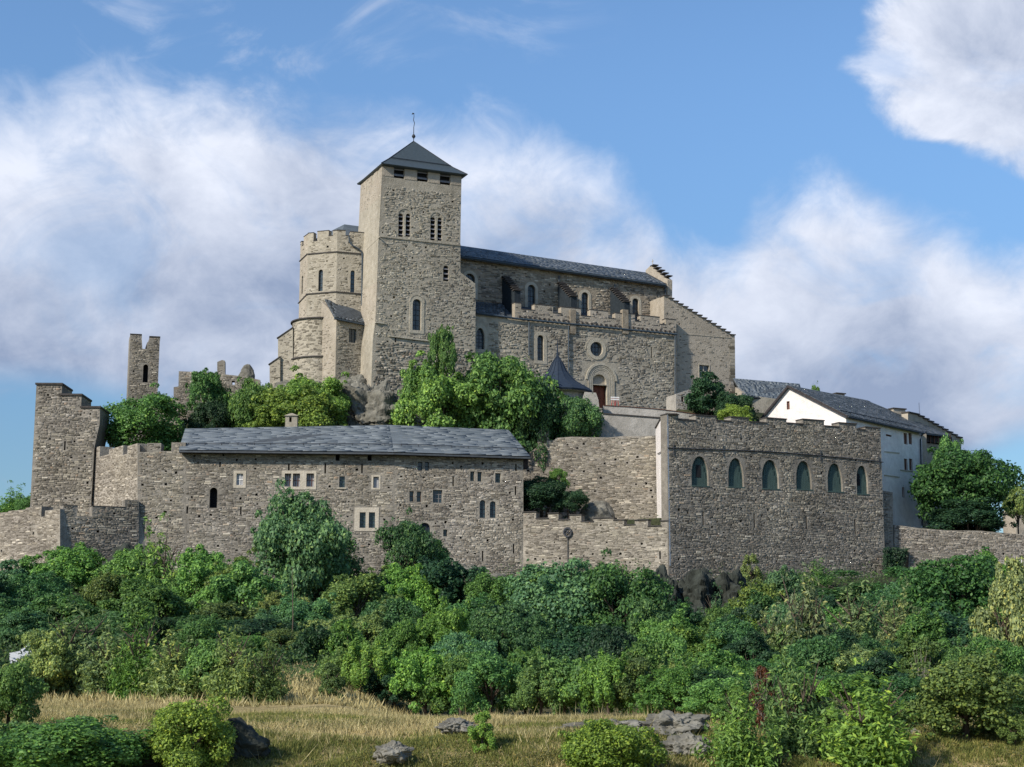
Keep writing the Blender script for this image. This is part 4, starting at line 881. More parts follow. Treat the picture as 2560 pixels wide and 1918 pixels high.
m = MB(); m.add(q + [p - Vector((0, 0, .18)) for p in q], [(0, 1, 2, 3), (7, 6, 5, 4), (0, 4, 5, 1), (1, 5, 6, 2), (2, 6, 7, 3), (3, 7, 4, 0)]); m.build('annex_roof', M['slate_sheet'], CH); slates(q, CH, 'slate_dark', row=.45, w=(.4, .9), seed=58, single=20)
m = MB(); m.tube([q[0] - Vector((0, 0, .2)), q[1] - Vector((0, 0, .2))], .12, 8); m.tube([AF.W(*AF.P(919, 812), .2), AF.W(*AF.P(918, 925), .15)], .09, 8); m.build('gutter', M['pipe'], CH)

# nave: aisle front (FA) and clerestory (FN)
FA = FT.off(-1.5); FN = FT.off(-6.5)
AY = [(1189, 779, 1287, 795)]
segs = [(1189, 1238, 783), (1238, 1287, 791), (1287, 1302.6, 758), (1302.6, 1336, 775), (1336, 1382, 763.5), (1382, 1402.6, 784), (1402.6, 1438, 769.5), (1438, 1452, 772), (1452, 1475.5, 791), (1475.5, 1520, 777), (1520, 1538, 797), (1538, 1560, 784), (1560, 1570, 800), (1570, 1587, 785.5), (1587, 1601, 804), (1601, 1648.5, 791.5), (1648.5, 1664, 812), (1664, 1690, 799)]
c, sg = crenels(FA, segs); o = [FA.P(1183, 1120), FA.P(1692, 1120), FA.P(1690, 837), FA.P(1287, 797), FA.P(1183, 783)]
gl = G(pane='glass', bars=(1, 5), sur='dressed', sur_w=.45, sur_d=.05, depth=.4)
hs, av = put(FA, [('point', 1190, 820, 1211, 873, gl), ('arch', 1343, 838, 1359.5, 902, gl), ('circ', 1475, 855, 1507, 891, G(pane='glass', bars=(3, 2), sur='dressed', sur_w=.5, sur_d=.10, depth=.4, bar_w=.04)),
    ('rect', 1479, 963, 1518, 1020, G(pane='red_door', bars=(2, 1), bar_mat='red_door', depth=.8, name='red_door', bar_w=.05)), ('arch', 1481, 936, 1516, 961, G(pane='plaster', depth=.4, name='tympanum', bar_mat='dressed'))], CH)
av.append(rect_st(*FA.box_st(1463, 905, 1545, 1020)))
sl = [rect_st(*FA.box_st(1627.5, 868, 1630.5, 895))]
h = small_holes(FA, o, av + sl + [FA.poly([(1189, 840), (1692, 840), (1692, 740), (1189, 740)])], 34, 61, avoid=1.1)
wall('aisle_wall', FA, o, hs + h + sl, 1.0, M['mortar_church'], CH, reveal=.45)
stones(FA, FA.poly([(1189, 1100), (1690, 1110), (1689, 838), (1190, 800)]), av + h + sl, CH, 'stone_church', h=(.13, .27), w=(.25, .8), cover=.72, proud=(.0, .05), seed=62, single=80)
FAp = FA.off(.04); op_ = [FA.P(1287, 796.5), FA.P(1690, 836.5)] + c[4:][::-1]; op_[-1] = (op_[0][0], op_[-1][1])
wall('parapet', FAp, op_, [], .95, M['plaster'], CH); stones(FAp, op_, [], CH, 'stone_pale', h=(.16, .28), w=(.3, .8), cover=.35, proud=(.0, .03), seed=63)
coping(FA, sg[2:], 1.0, CH, .10, .08)
# deep portal mouldings
for k, (dx, w_k, d_k, mt) in enumerate(((0, .30, .16, 'dressed'), (6, .22, .10, 'mortar_church'), (10.5, .22, .06, 'dressed'), (15, .2, .03, 'mortar_church'))):
    arch_ring(FA, 1464 + dx, 908 + dx * .95, 1542 - dx, 1016, w_k, d_k, CH, mt, 'portal_arch', legs=1 if dx else 0)
arch_ring(FA, 1462, 844, 1520, 903, .18, .09, CH, 'mortar_church', 'hood_moulding')
m = MB(); a, b = FA.P(1293, 798), FA.P(1690, 837); a2 = FA.P(1189, 783)
m.tube([FA.W(*a2, .25), FA.W(*a, .25), FA.W(*b, .25)], .13, 8); m.build('gutter', M['pipe'], CH)
rg_ = random.Random(8)
for k in range(34):
    f = (k + .5) / 34; s_ = a[0] + (b[0] - a[0]) * f; t_ = a[1] + (b[1] - a[1]) * f; m = MB(); m.box(FA, s_ - .14, s_ + .14, t_ + .28, t_ + .50, .0, .22); m.build('corbel', M['coping'], CH)
for x, y0, y1 in ((1321, 806, 890), (1419.6, 815, 985), (1686, 838, 1030)):
    m = MB(); m.tube([FA.W(*FA.P(x, y0), .2), FA.W(*FA.P(x, y1), .2)], .10, 8); m.build('drain_pipe', M['pipe'], CH)
for x in (1431, 1562):
    m = MB(); s0, s1, t0, t1 = FA.box_st(x - 7, 775, x + 7, 835); m.box(FA, s0, s1, t0, t1, -.5, .25); m.build('parapet_pier', M['mortar_nave'], CH)
# clerestory
o = FN.poly([(1140, 900), (1690, 980), (1668, 708), (1140, 634)])
gl = G(pane='glass', bars=(1, 4), sur='dressed', sur_w=.42, sur_d=.06, depth=.4)
hs, av = put(FN, [('arch', 1319, 712, 1338, 780, gl), ('arch', 1453.5, 731, 1471.5, 795, gl), ('arch', 1580.7, 746, 1597, 806, gl), ('arch', 1162, 684, 1187, 740, gl)], CH)
h = small_holes(FN, o, av, 36, 64, avoid=1.1)
wall('clerestory_wall', FN, o, hs + h, 8.5, M['mortar_nave'], CH); stones(FN, o, av + h + hs, CH, 'stone_low', h=(.12, .24), w=(.3, .9), cover=.8, proud=(.0, .05), seed=65, single=60)
e = FN.off(.7); r_ = FN.off(-4.8)
q = [e.X(1140, 637), e.X(1666, 710), r_.X(1614, 681.5), r_.X(1128, 611)]
roof_solid(q, CH, [q[2] + (q[2] - q[1]) * Vector((1, 1, -1)), q[3] + (q[3] - q[0]) * Vector((1, 1, -1))], 'slate_sheet', .3, 'nave_roof'); slates(q, CH, 'slate_dark', row=.42, w=(.5, 1.1), seed=66, single=150, th=.02, jig=.015)
m = MB(); m.tube([q[0] + Vector((0, 0, -.2)), q[1] + Vector((0, 0, -.2))], .15, 8); m.build('gutter', M['pipe'], CH)
for x, y0, y1 in ((1396, 690, 785), (1535, 712, 800), (1661, 715, 812)):
    m = MB(); m.tube([FN.W(*FN.P(x, y0), .2), FN.W(*FN.P(x, y1), .2)], .09, 8); m.build('drain_pipe', M['pipe'], CH)
# stepped slate-covered buttresses
for px_, yt, yb in ((1255, 692, 800), (1394, 707, 800), (1525, 721, 815)):
    O_ = FN.W(FN.P(px_, yt)[0], 0, 0); bpn = Pl(O_, CN); H0 = FN.P(px_, yt)[1]; Hb = FN.P(px_, yb)[1]
    n_ = 9; out_ = [(0, Hb), (4.3, Hb)]; H1 = H0 - 3.1
    for k in range(n_):
        t_ = H1 + (H0 - H1) * (k + .6) / n_; out_ += [(4.3 * (1 - k / n_), t_), (4.3 * (1 - (k + 1) / n_), t_)]
    wall('flying_buttress', bpn, out_, [], .9, M['buttress_slate'], CH)
    for k in range(n_):
        t_ = H1 + (H0 - H1) * (k + .6) / n_; m = MB(); m.box(bpn, 4.3 * (1 - (k + 1) / n_) - .05, 4.3 * (1 - k / n_) + .22, t_ + .004, t_ + .13, -1.0, .16); m.build('stone_step', M['coping'], CH)
# aisle roof, left bay visible
for xa, xb, nm, sgl in ((1189, 1262, 'aisle_roof', 20), (1262, 1690, 'aisle_roof', 0)):
    f = lambda x: 783 + (x - 1189) * (836 - 783) / (1690 - 1189)
    a, b = FA.off(.25 if xa < 1200 else -.8).X(xa, f(xa)), FA.off(.25 if xa < 1200 else -.8).X(xb, f(xb)); c_, d_ = FN.X(xb, f(xb) - 30), FN.X(xa - 12, f(xa) - 30)
    m = MB(); qq = [a, b, c_, d_]; m.add(qq + [p - Vector((0, 0, .2)) for p in qq], [(0, 1, 2, 3), (7, 6, 5, 4), (0, 4, 5, 1), (1, 5, 6, 2), (2, 6, 7, 3), (3, 7, 4, 0)]); m.build(nm, M['slate_sheet'], CH)
    if sgl: slates(qq, CH, 'slate_dark', row=.5, seed=67, single=sgl)
# gable parapet at the west end of the nave
O_ = FN.W(FN.P(1667, 720)[0], 0, 0); gp = Pl(O_, CN)
o = gp.poly([(1612, 800), (1668, 800), (1669, 700), (1648, 684), (1626, 664), (1614, 676)])
wall('gable_parapet', gp, o, [], .8, M['plaster'], CH)
ste = [(1669, 698), (1660, 690), (1651, 683), (1642, 676), (1634, 669), (1626, 663)]
for a_, b_ in zip(ste, ste[1:]):
    m = MB(); sA, tA = gp.P(*a_); sB, tB = gp.P(*b_); m.box(gp, sB, sA + .04, tB - .22, tB - .08, -.85, .06); m.build('stone_step', M['coping'], CH)
m = MB(); sA, tA = gp.P(1626, 664); m.tube([gp.W(sA, tA, -.4), gp.W(sA, tA + 1.0, -.4)], .05, 6); m.tube([gp.W(sA - .28, tA + .7, -.4), gp.W(sA + .28, tA + .7, -.4)], .045, 6); m.build('roof_cross', M['dressed'], CH)
# west block with stepped gable
WB = FA.off(.06)
n_ = 15; xs0, ys0, xs1, ys1 = 1660, 738, 1837, 843; st_ = []
for k in range(n_):
    st_.append((xs0 + (xs1 - xs0) * k / n_, xs0 + (xs1 - xs0) * (k + 1) / n_, ys0 + (ys1 - ys0) * (k + .3) / n_))
WBb = FA.off(-.9)
c, sg = crenels(WBb, st_)
o = [WBb.P(1660, 1120), WBb.P(1839, 1120)] + c[::-1]
hs, av = put(WBb, [('rect', 1748, 913, 1773, 945, G(pane='glass', bars=(1, 1), bar_mat='dressed', depth=.25, bar_w=.09, sur='dressed', sur_w=.12))], CH)
h = small_holes(WBb, o, av, 16, 71, avoid=1.1)
wall('west_block', WBb, o, hs + h, 9, M['plaster'], CH); stones(WBb, o, av + h, CH, 'stone_church', h=(.12, .22), w=(.2, .6), cover=.16, proud=(.0, .02), seed=72)
coping(WBb, sg, 1.2, CH, .14, .16)
course(WBb, (1708, 836), (1828, 846), CH, .08, .05, 'mortar_church')
for k in range(24):
    y_ = 850 + k * 8; m = MB(); x1 = 1837 + (y_ - 841) * .01; wd = random.uniform(9, 16); s0, s1, t0, t1 = WBb.box_st(x1 - wd, y_ + .6, x1, y_ + 7.2); m.box(WBb, s0, s1, t0, t1, -.2, .03); m.build('quoin', M['stone_church'], CH)
# small hut by the west block
HT = fort('stone_hut', 'small pale stone outbuilding with a tiny window by the west block of the church', 'outbuilding', 1710, 1040, 203)
hp = Pl.yaw(1700, 1010, 203, 20); o = hp.poly([(1690, 1080), (1736, 1080), (1736, 975), (1722, 974), (1690, 985)])
hs, av = put(hp, [('rect', 1703, 991, 1709.5, 1005, G(pane='brown', depth=.2))], HT); wall('wall_face', hp, o, hs, 3, M['grey_plaster'], HT); stones(hp, o, av, HT, 'stone_pale', cover=.5, h=(.12, .2), w=(.2, .5), proud=(0, .03), seed=73)
# trestle barrier beside the portal
BR = fort('trestle_barrier', 'small red and white folding barrier beside the red church door', 'barrier', 1538, 1012, 203)
bq = Pl.yaw(1538, 1003, 201, 15)
for y_, mt in ((994, 'white'), (999, 'white')):
    m = MB(); s0, s1, t0, t1 = bq.box_st(1527, y_ - 1.6, 1548, y_ + 1.6); m.box(bq, s0, s1, t0, t1, 0, .05); m.build('board', M[mt], BR)
for x0, x1 in ((1531, 1528), (1534, 1537), (1541, 1538), (1544, 1547)):
    m = MB(); m.tube([bq.W(*bq.P(x0, 994)), bq.W(*bq.P(x1, 1020))], .04, 5); m.build('leg', M['red'], BR)

# ------------------------------------------------------------------ ruins on the left
T = fort('ruined_tower', 'tall slender ruined tower with a notched top and one dark opening', 'tower', 350, 1000, 205)
rp = Pl.yaw(325, 900, 205, 14); o = rp.poly([(314, 1130), (392, 1130), (394, 981), (400, 843), (374, 844), (374, 855), (368, 856), (367, 873), (356, 872), (354, 838), (326, 836)])
op, av_ = opening(rp, 'arch', 357.5, 911, 370, 956, T, pane='dark', depth=1.0); h = small_holes(rp, o, [av_], 8, 81)
wall('wall_face', rp, o, [op] + h, 4, M['mortar_low'], T, ext=-rp.n * 4 - rp.u * .2); stones(rp, o, [av_] + h, T, 'stone_low', seed=82, single=60)
for x0, x1, y in ((326, 354, 837), (374, 400, 843)):
    coping(rp, [(rp.P(x0, y)[0], rp.P(x1, y)[0], rp.P((x0 + x1) / 2, y)[1])], 4, T, .12, .08)
T = fort('ruined_wall', 'ruined hilltop wall with a lone chimney-like pillar behind the green trees', 'ruin', 520, 1000, 205)
rp = Pl.yaw(446, 960, 204, 6); o = rp.poly([(430, 1150), (650, 1150), (650, 950), (608, 941), (562, 936), (562, 902), (555, 900), (543, 905), (543, 933), (490, 930), (447, 928), (446, 966), (434, 968), (434, 985)])
hl = rect_st(*rp.box_st(579, 952, 587, 962)); wall('wall_face', rp, o, [hl], 1.5, M['mortar_low'], T, reveal=1.5, back=False); stones(rp, o, [hl], T, 'stone_low', seed=83, single=40)
rp2 = Pl.yaw(400, 1000, 201, 2); o = rp2.poly([(370, 1150), (446, 1150), (446, 1004), (430, 996), (418, 1006), (393, 1008), (370, 1012)]); wall('low_wall', rp2, o, [], 1.2, M['mortar_pale'], T); stones(rp2, o, [], T, 'stone_pale', seed=84)

# ------------------------------------------------------------------ white house, slate-roofed wing, stepped gable
T = fort('white_house', 'white plastered house with slate roof and brown paired windows behind the hall', 'house', 2200, 1310, 198)
cor = at(2117, 1100, 190); W1 = Pl((cor.x, cor.y, 0), (math.cos(R(50)), math.sin(R(50)), 0)); gl_ = Pl((cor.x, cor.y, 0), (math.cos(R(-42)), math.sin(R(-42)), 0))
bm = G(pane='brown', bar_mat='brown', depth=.15, sur='brown', sur_w=.04, sur_d=.01)
hs, av = put(W1, [('rect', 2260, 1084, 2267.5, 1110, bm), ('rect', 2272, 1084, 2279, 1110, bm), ('rect', 2261, 1148, 2268, 1175, bm), ('rect', 2273.5, 1148, 2280.5, 1175, bm), ('rect', 2256, 1219, 2260, 1243, bm), ('rect', 2215, 1087.5, 2228, 1090.5, bm)], T)
o = W1.poly([(2117, 1400), (2307, 1400), (2305, 1081), (2117, 1041)]); o[0] = (0, o[0][1]); o[3] = (0, o[3][1])
wall('long_wall', W1, o, hs, .6, M['white_plaster'], T, reveal=.2)
for a, b in (((2210, 1130), (2248, 1134)), ((2210, 1189), (2248, 1194)), ((2250, 1176), (2286, 1180))): course(W1, a, b, T, .12, .10, 'cream_trim', 'ledge')
m = MB(); m.tube([W1.W(*W1.P(2311, 1080), .3), W1.W(*W1.P(2300, 1088), .25), W1.W(*W1.P(2298, 1100), .2), W1.W(*W1.P(2302, 1315), .2)], .11, 8); m.build('drain_pipe', M['iron'], T)
hs, av = put(gl_, [('rect', 1967.5, 1004, 1973.5, 1023, bm)], T)
o = gl_.poly([(1890, 1200), (2117, 1200), (2117, 1038), (1970, 966), (1890, 1062)]); o[1] = (0, o[1][1]); o[2] = (0, o[2][1])
wall('gable_wall', gl_, o, hs, .6, M['white_plaster'], T, reveal=.2)
e0, e1, r1, r0 = W1.off(.5).X(2119, 1039), W1.off(.6).X(2310, 1081), None, None
ga = gl_.off(.35).X(1970, 963); r0 = ga; d_ = (W1.u * 21.5); r1 = at(2168, 1001, (ga + d_).y)
gz = gl_.off(.35).X(1893, 1056)
e0 = gl_.off(.35).X(2119, 1039)
q = [e0, e1, r1, r0]; roof_solid(q, T, [gz + W1.u * 21.5, gz]); slates(q, T, 'slate_dark', row=.5, w=(.4, .9), seed=91, single=120, th=.06, jig=.08)
guard(e0, e1, r0, r1, 12, T, .12, .2)
m = MB(); nb = gl_.n
for a, b in ((e0, r0), (r0, gz)): m.hexa([a - Vector((0, 0, .32)) + nb * .02, b - Vector((0, 0, .32)) + nb * .02, b - Vector((0, 0, .32)) + nb * .12, a - Vector((0, 0, .32)) + nb * .12, a + nb * .02, b + nb * .02, b + nb * .12, a + nb * .12])
m.build('barge_board', M['wood_dark'], T)
m = MB(); m.tube([e0 - Vector((0, 0, .15)), e1 - Vector((0, 0, .15))], .14, 8); m.build('gutter', M['iron'], T)
for x0, y0, x1, y1, Y_ in ((2092, 985, 2112, 1008, 207), (2234, 1023, 2264, 1046, 213)):
    cp = Pl.yaw(x0, y0, Y_, 25); m = MB(); s0, s1, t0, t1 = cp.box_st(x0, y0, x1, y1); m.box(cp, s0, s1, t0 - 1, t1, -1.3, 0); ch = m.build('chimney', M['plaster'], T)
    m = MB(); m.box(cp, s0 - .15, s1 + .15, t1, t1 + .14, -1.5, .15); m.build('chimney_cap', M['coping'], ch)
er = Pl.yaw(2307, 1200, W1.X(2306, 1200).y + .8, 20); o = er.poly([(2305, 1400), (2319, 1400), (2316, 1085), (2305, 1082)]); wall('end_wall', er, o, [], 3, M['plaster'], T)

T = fort('stepped_gable_house', 'house end with crow-stepped gable and dark timber loggia behind the right tree', 'house', 2340, 1310, 214)
sp_ = Pl.two(2270, 211, 2402, 222); n_ = 9; segs = [(2270, 2296, 1035)] + [(2296 + k * 11.9, 2296 + (k + 1) * 11.9, 1042 + k * 6.6) for k in range(9)]
c, sg = crenels(sp_, segs); o = [sp_.P(2270, 1400), sp_.P(2403, 1400)] + c[::-1]; wall('stepped_gable', sp_, o, [], 1.0, M['plaster'], T); coping(sp_, sg, 1.0, T, .18, .22)
q = [at(2306, 1082, 207.5), at(2374, 1090, 213), at(2268, 1043, 214.5), at(2168, 1002, 212.5)]
m = MB(); m.add(q + [p - Vector((0, 0, .2)) for p in q], [(0, 1, 2, 3), (7, 6, 5, 4), (0, 4, 5, 1), (1, 5, 6, 2), (2, 6, 7, 3), (3, 7, 4, 0)]); m.build('roof', M['slate_sheet'], T); slates(q, T, 'slate_dark', row=.5, seed=92, single=30)
lg = Pl.yaw(2312, 1100, 210, 35); m = MB(); s0, s1, t0, t1 = lg.box_st(2312, 1089, 2380, 1108); m.box(lg, s0, s1, t0, t1, -2, 0); m.build('timber_loggia', M['wood_dark'], T)
m = MB(); s0, s1, t0, t1 = lg.box_st(2312, 1110, 2376, 1340); m.box(lg, s0, s1, t0, t1, -3, -.3); m.build('lower_wall', M['plaster'], T)
for k in range(7):
    m = MB(); x = 2314 + k * 10; s0, s1, t0, t1 = lg.box_st(x, 1088, x + 2, 1109); m.box(lg, s0, s1, t0, t1, 0, .08); m.build('loggia_post', M['brown'], T)
m = MB(); am = at(2299, 1040, 212); m.tube([am, am + Vector((0, 0, 1.9))], .03, 5); m.build('antenna', M['iron'], T)

T = fort('slate_roof_wing', 'low wing with a broad slate roof between the church and the white gable', 'building', 1900, 1060, 212)
wq = Pl.yaw(1860, 1000, 212, 16)
q = [at(1858, 988, 211.3), at(1990, 1006, 216), at(2000, 960, 222), at(1832, 946, 217)]; roof_solid(q, T, [q[2] + Vector((2, 7, -3)), q[3] + Vector((2, 7, -3))]); slates(q, T, 'slate', row=.5, w=(.4, .9), seed=93, single=90, th=.06, jig=.07)
o = wq.poly([(1858, 1100), (1990, 1100), (1990, 1004), (1858, 986)]); wall('wall_face', wq, o, [], 8, M['mortar_church'], T)
wg = Pl.yaw(1860, 1000, 211.9, -50); o = wg.poly([(1838, 1100), (1860, 1100), (1862, 985), (1838, 968)]); wall('gable_stub', wg, o, [], .8, M['plaster'], T)
m = MB(); m.tube([q[0] - Vector((0, 0, .15)), q[1] - Vector((0, 0, .15))], .12, 8); m.build('gutter', M['iron'], T)

T = fort('distant_house', 'small pinkish house peeking between trees at the right edge', 'house', 2550, 1290, 230)
dq = Pl.yaw(2550, 1290, 236, 10); m = MB(); s0, s1, t0, t1 = dq.box_st(2538, 1281, 2575, 1310); m.box(dq, s0, s1, t0 - 2, t1, -4, 0); m.build('wall', M['plaster'], T)
m = MB(); m.hexa([dq.W(s0 - .3, t1, .3), dq.W(s1 + .3, t1, .3), dq.W(s1 + .3, t1, -4.3), dq.W(s0 - .3, t1, -4.3), dq.W(s0, t1 + .9, -1.8), dq.W(s1, t1 + .9, -1.8), dq.W(s1, t1 + .9, -2.2), dq.W(s0, t1 + .9, -2.2)]); m.build('roof', M['stone_pale'], T)
hl = MB(); a, b, c_, d_ = dq.box_st(2546, 1287, 2551, 1295); hl.box(dq, a, b, c_, d_, 0, .05); hl.build('window', M['dark'], T)

# ------------------------------------------------------------------ rocks
def rock(name, label, px0, py0, px1, py1, Y, seed, mat='rock', depth=None, rough=.35, sub=5, squash=1.0, cat='rock'):
    """a craggy outcrop filling the given extent at distance Y"""
    a, b = at(px0, py1, Y), at(px1, py0, Y); c = (a + b) / 2; rx, rz = abs(b.x - a.x) / 2, abs(b.z - a.z) / 2; ry = depth or rx * .8
    import bmesh
    bm = bmesh.new(); bmesh.ops.create_icosphere(bm, subdivisions=sub, radius=1.0); off = Vector((seed * 7.3, seed * 3.1, seed))
    for v in bm.verts:
        p = v.co.copy(); mn = min(rx, rz); q = Vector((p.x * rx / mn, p.y * ry / mn, p.z * rz / mn * 1.35 + p.x * .4)) * .8 + off
        cells = noise.voronoi(q * 1.15)[0]; d = min(cells[1] - cells[0], .35) * 1.1 - .2 + noise.fractal(q * 1.1, .9, 2.0, 6) * .75 + noise.ridged_multi_fractal(q * 2.5, 1.0, 2.0, 4, 1.0, 2.0) * .12
        p = p.normalized() * (1 + rough * d); m_ = max(abs(p.x), abs(p.z), abs(p.y)); p *= (1 - .25 * (1 - m_))
        v.co = Vector((p.x * rx, p.y * ry, p.z * rz))
    me = bpy.data.meshes.new(name); bm.to_mesh(me); bm.free()
    o = link(name, me, None, M[mat]); o.location = c + Vector((0, ry * .5, 0)); return tag(o, label, cat)
rock('rock_outcrop', 'grey rock outcrop carrying the bell tower, right of the bright green trees', 862, 945, 985, 1110, 193.5, 1, rough=.45)
rock('rock_outcrop', 'pale upright boulder standing against the foot of the bell tower', 912, 962, 992, 1090, 192, 2, rough=.35)
rock('rock_outcrop', 'low rock shelf under the annex between apse and tower', 832, 935, 935, 1040, 196, 3, rough=.4)
rock('rock_outcrop', 'rock under the left side of the round apse', 680, 945, 850, 1060, 200, 8, rough=.35)
rock('boulder', 'smooth pale boulder in the courtyard beside the dark tree', 1452, 1250, 1538, 1330, 181, 4, rough=.15)
rock('boulder', 'domed boulder behind the ruined hilltop wall', 594, 911, 637, 980, 212, 5, rough=.12)
rock('rock_outcrop', 'pale rock slab at the foot of the long building', 1095, 1412, 1225, 1480, 172.5, 6, rough=.3, depth=2)
rock('rock_outcrop', 'shaded rock face below the pale slab under the long building', 1120, 1440, 1300, 1530, 171, 7, 'rock', rough=.4, depth=2)
for i, (a, b, c, d) in enumerate([(1615, 1432, 1700, 1600), (1690, 1424, 1800, 1620), (1780, 1430, 1880, 1620), (1860, 1458, 1945, 1600)]):
    rock('dark_cliff', ['dark cliff knob at the left under the pointed window hall', 'dark cliff block second from left under the hall', 'broad dark cliff block third from left under the hall', 'rightmost dark cliff block under the hall, ending in bushes'][i], a, b, c, d, 162, 20 + i, 'rock_dark', rough=.34, depth=5)
rock('dark_cliff', 'dark shaded rock hollow at the foot of the outer wall behind bushes', 250, 1372, 400, 1470, 168, 25, 'rock_dark', rough=.4, depth=2)
MEAD = [('jagged grey rock ridge in the dry meadow, its upright right end', 1600, 1786, 1762, 1862, 46.5, 31), ('low flat left part of the grey rock ridge in the meadow', 1405, 1806, 1640, 1850, 46.5, 32),
        ('broken rocks below the right end of the meadow ridge', 1650, 1840, 1785, 1915, 44, 33), ('small grey stones low in the middle of the meadow', 935, 1858, 1022, 1912, 42.5, 34),
        ('dark rock mound beside the bright yellow-green bush', 530, 1812, 665, 1935, 43, 35), ('small dark rocks at the bottom edge left of the bright bush', 315, 1862, 395, 1935, 42, 36), ('thin ledge of rock in the dry grass near the middle', 1095, 1800, 1185, 1838, 45.5, 37), ('pale sandy boulder between the large bushes at lower right', 2235, 1828, 2320, 1885, 46, 38), ('brown boulder behind the light green bush at lower right', 2030, 1820, 2110, 1890, 47, 39)]
for i, (lb, a, b, c, d, Y, sd_) in enumerate(MEAD): rock('meadow_rock', lb, a, b, c, d, Y, sd_, 'rock_dark' if sd_ in (35, 36) else 'rock', rough=.4, sub=5)

# ------------------------------------------------------------------ foliage prototypes (unit crowns: 1 wide, 1 high, base at 0)
def leaf_cloud(C, Nn, size, rg, narrow=.55):
    n = len(C); t = np.cross(Nn, rg.normal(size=(n, 3))); t /= np.linalg.norm(t, axis=1)[:, None] + 1e-9; b = np.cross(Nn, t)
    L = (size * rg.uniform(.6, 1.45, n))[:, None]; W_ = L * narrow
    V = np.stack([C - t * L * .5, C + b * W_ * .5 + Nn * L * .08, C + t * L * .5, C - b * W_ * .5 + Nn * L * .08], 1)
    return V.reshape(-1, 3), np.arange(n * 4).reshape(n, 4)
def crown(name, kind, seed, n, leaf):
    rg = np.random.default_rng(seed)
    def unit(k): d = rg.normal(size=(k, 3)); return d / np.linalg.norm(d, axis=1)[:, None]
    P = []; Rr = []
    if kind in ('round', 'dense', 'loose'):
        K = {'round': 46, 'dense': 60, 'loose': 38}[kind]; d = unit(K * 2); d = d[d[:, 2] > (-.55 if kind != 'dense' else -.9)][:K]
        lob = 1 + .16 * np.sin(3 * np.arctan2(d[:, 1], d[:, 0]) + rg.uniform(0, 6)) + rg.normal(0, .10, len(d))
        r = rg.uniform(.62, 1.0, len(d)) * lob * .40; c = d * r[:, None]; c[:, 2] = c[:, 2] * 1.0 + .5
        c[:, 2] = np.where(c[:, 2] < .5, .5 + (c[:, 2] - .5) * .95, c[:, 2]); Rr = rg.uniform(.055, .17, len(d)) * (1.15 if kind == 'dense' else 1); sp2 = c[rg.integers(0, len(c), 60)]; q2 = unit(60) * .14 + (sp2 - [0, 0, .5]) * .22; P = np.concatenate([c, sp2 + q2]); Rr = np.concatenate([Rr, rg.uniform(.025, .06, 60)])
    elif kind == 'spiky':
        K = 34; a = rg.uniform(0, 2 * math.pi, K); t = rg.uniform(.05, 1.15, K); c = []; Rr = []
        for i in range(K):
            dr = np.array([math.sin(t[i]) * math.cos(a[i]), math.sin(t[i]) * math.sin(a[i]), math.cos(t[i])]); Lh = rg.uniform(.55, 1.0) * (1 - .25 * t[i]); m_ = 7
            for j in range(m_): f = (j + 1.2) / m_; c.append(dr * Lh * f * np.array([.66, .66, 1]) + rg.normal(0, .02, 3)); Rr.append(.125 * (1.15 - f) + .03)
        P = np.array(c); Rr = np.array(Rr)
    elif kind == 'feather':
        K = 60; z = rg.uniform(.08, 1, K); r = (1 - z) ** .7 * .42 + .05; a = rg.uniform(0, 2 * math.pi, K); q = np.sqrt(rg.uniform(.2, 1, K))
        P = np.stack([r * q * np.cos(a), r * q * np.sin(a), z * .93], 1); Rr = rg.uniform(.05, .10, K)
    elif kind == 'willow':
        K = 50; d = unit(K * 2); d = d[d[:, 2] > -.3][:K]; P = d * (rg.uniform(.6, 1, len(d)) * .4)[:, None]; P[:, 2] += .52; Rr = rg.uniform(.07, .12, len(d))
    elif kind == 'mound':
        K = 60; d = unit(K * 2); d = d[d[:, 2] > -.1][:K]; P = d * (rg.uniform(.5, 1, len(d)) * .42 * (1 + rg.normal(0, .12, len(d))))[:, None]; P[:, 2] = np.abs(P[:, 2]) * 1.9 + .06; Rr = rg.uniform(.08, .15, len(d))
    P = np.asarray(P); Rr = np.asarray(Rr); w = Rr ** 2; idx = rg.choice(len(P), n, p=w / w.sum()); d = unit(n)
    out = P[idx] - np.array([0, 0, .45]); out /= np.linalg.norm(out, axis=1)[:, None] + 1e-6
    d = d + out * .55 + np.array([0, 0, .25]); d /= np.linalg.norm(d, axis=1)[:, None]
    rad = Rr[idx] * (rg.uniform(0.35, 1, n) ** .4) * (1 + rg.exponential(.10, n))
    stretch = np.array([1, 1, .82]) if kind in ('round', 'dense', 'loose') else np.array([1, 1, 1.0])
    if kind == 'willow': stretch = np.array([.7, .7, 1.9])
    Cn = P[idx] + d * rad[:, None] * stretch
    Nn = d * .8 + rg.normal(0, .55, (n, 3)) + np.array([0, 0, .35])
    if kind == 'willow': Nn = d + rg.normal(0, .4, (n, 3))
    Nn /= np.linalg.norm(Nn, axis=1)[:, None]
    V, Q = leaf_cloud(Cn, Nn, leaf, rg, .32 if kind in ('willow', 'spiky') else .6); return np_mesh(name, V, Q, M['leaf'])
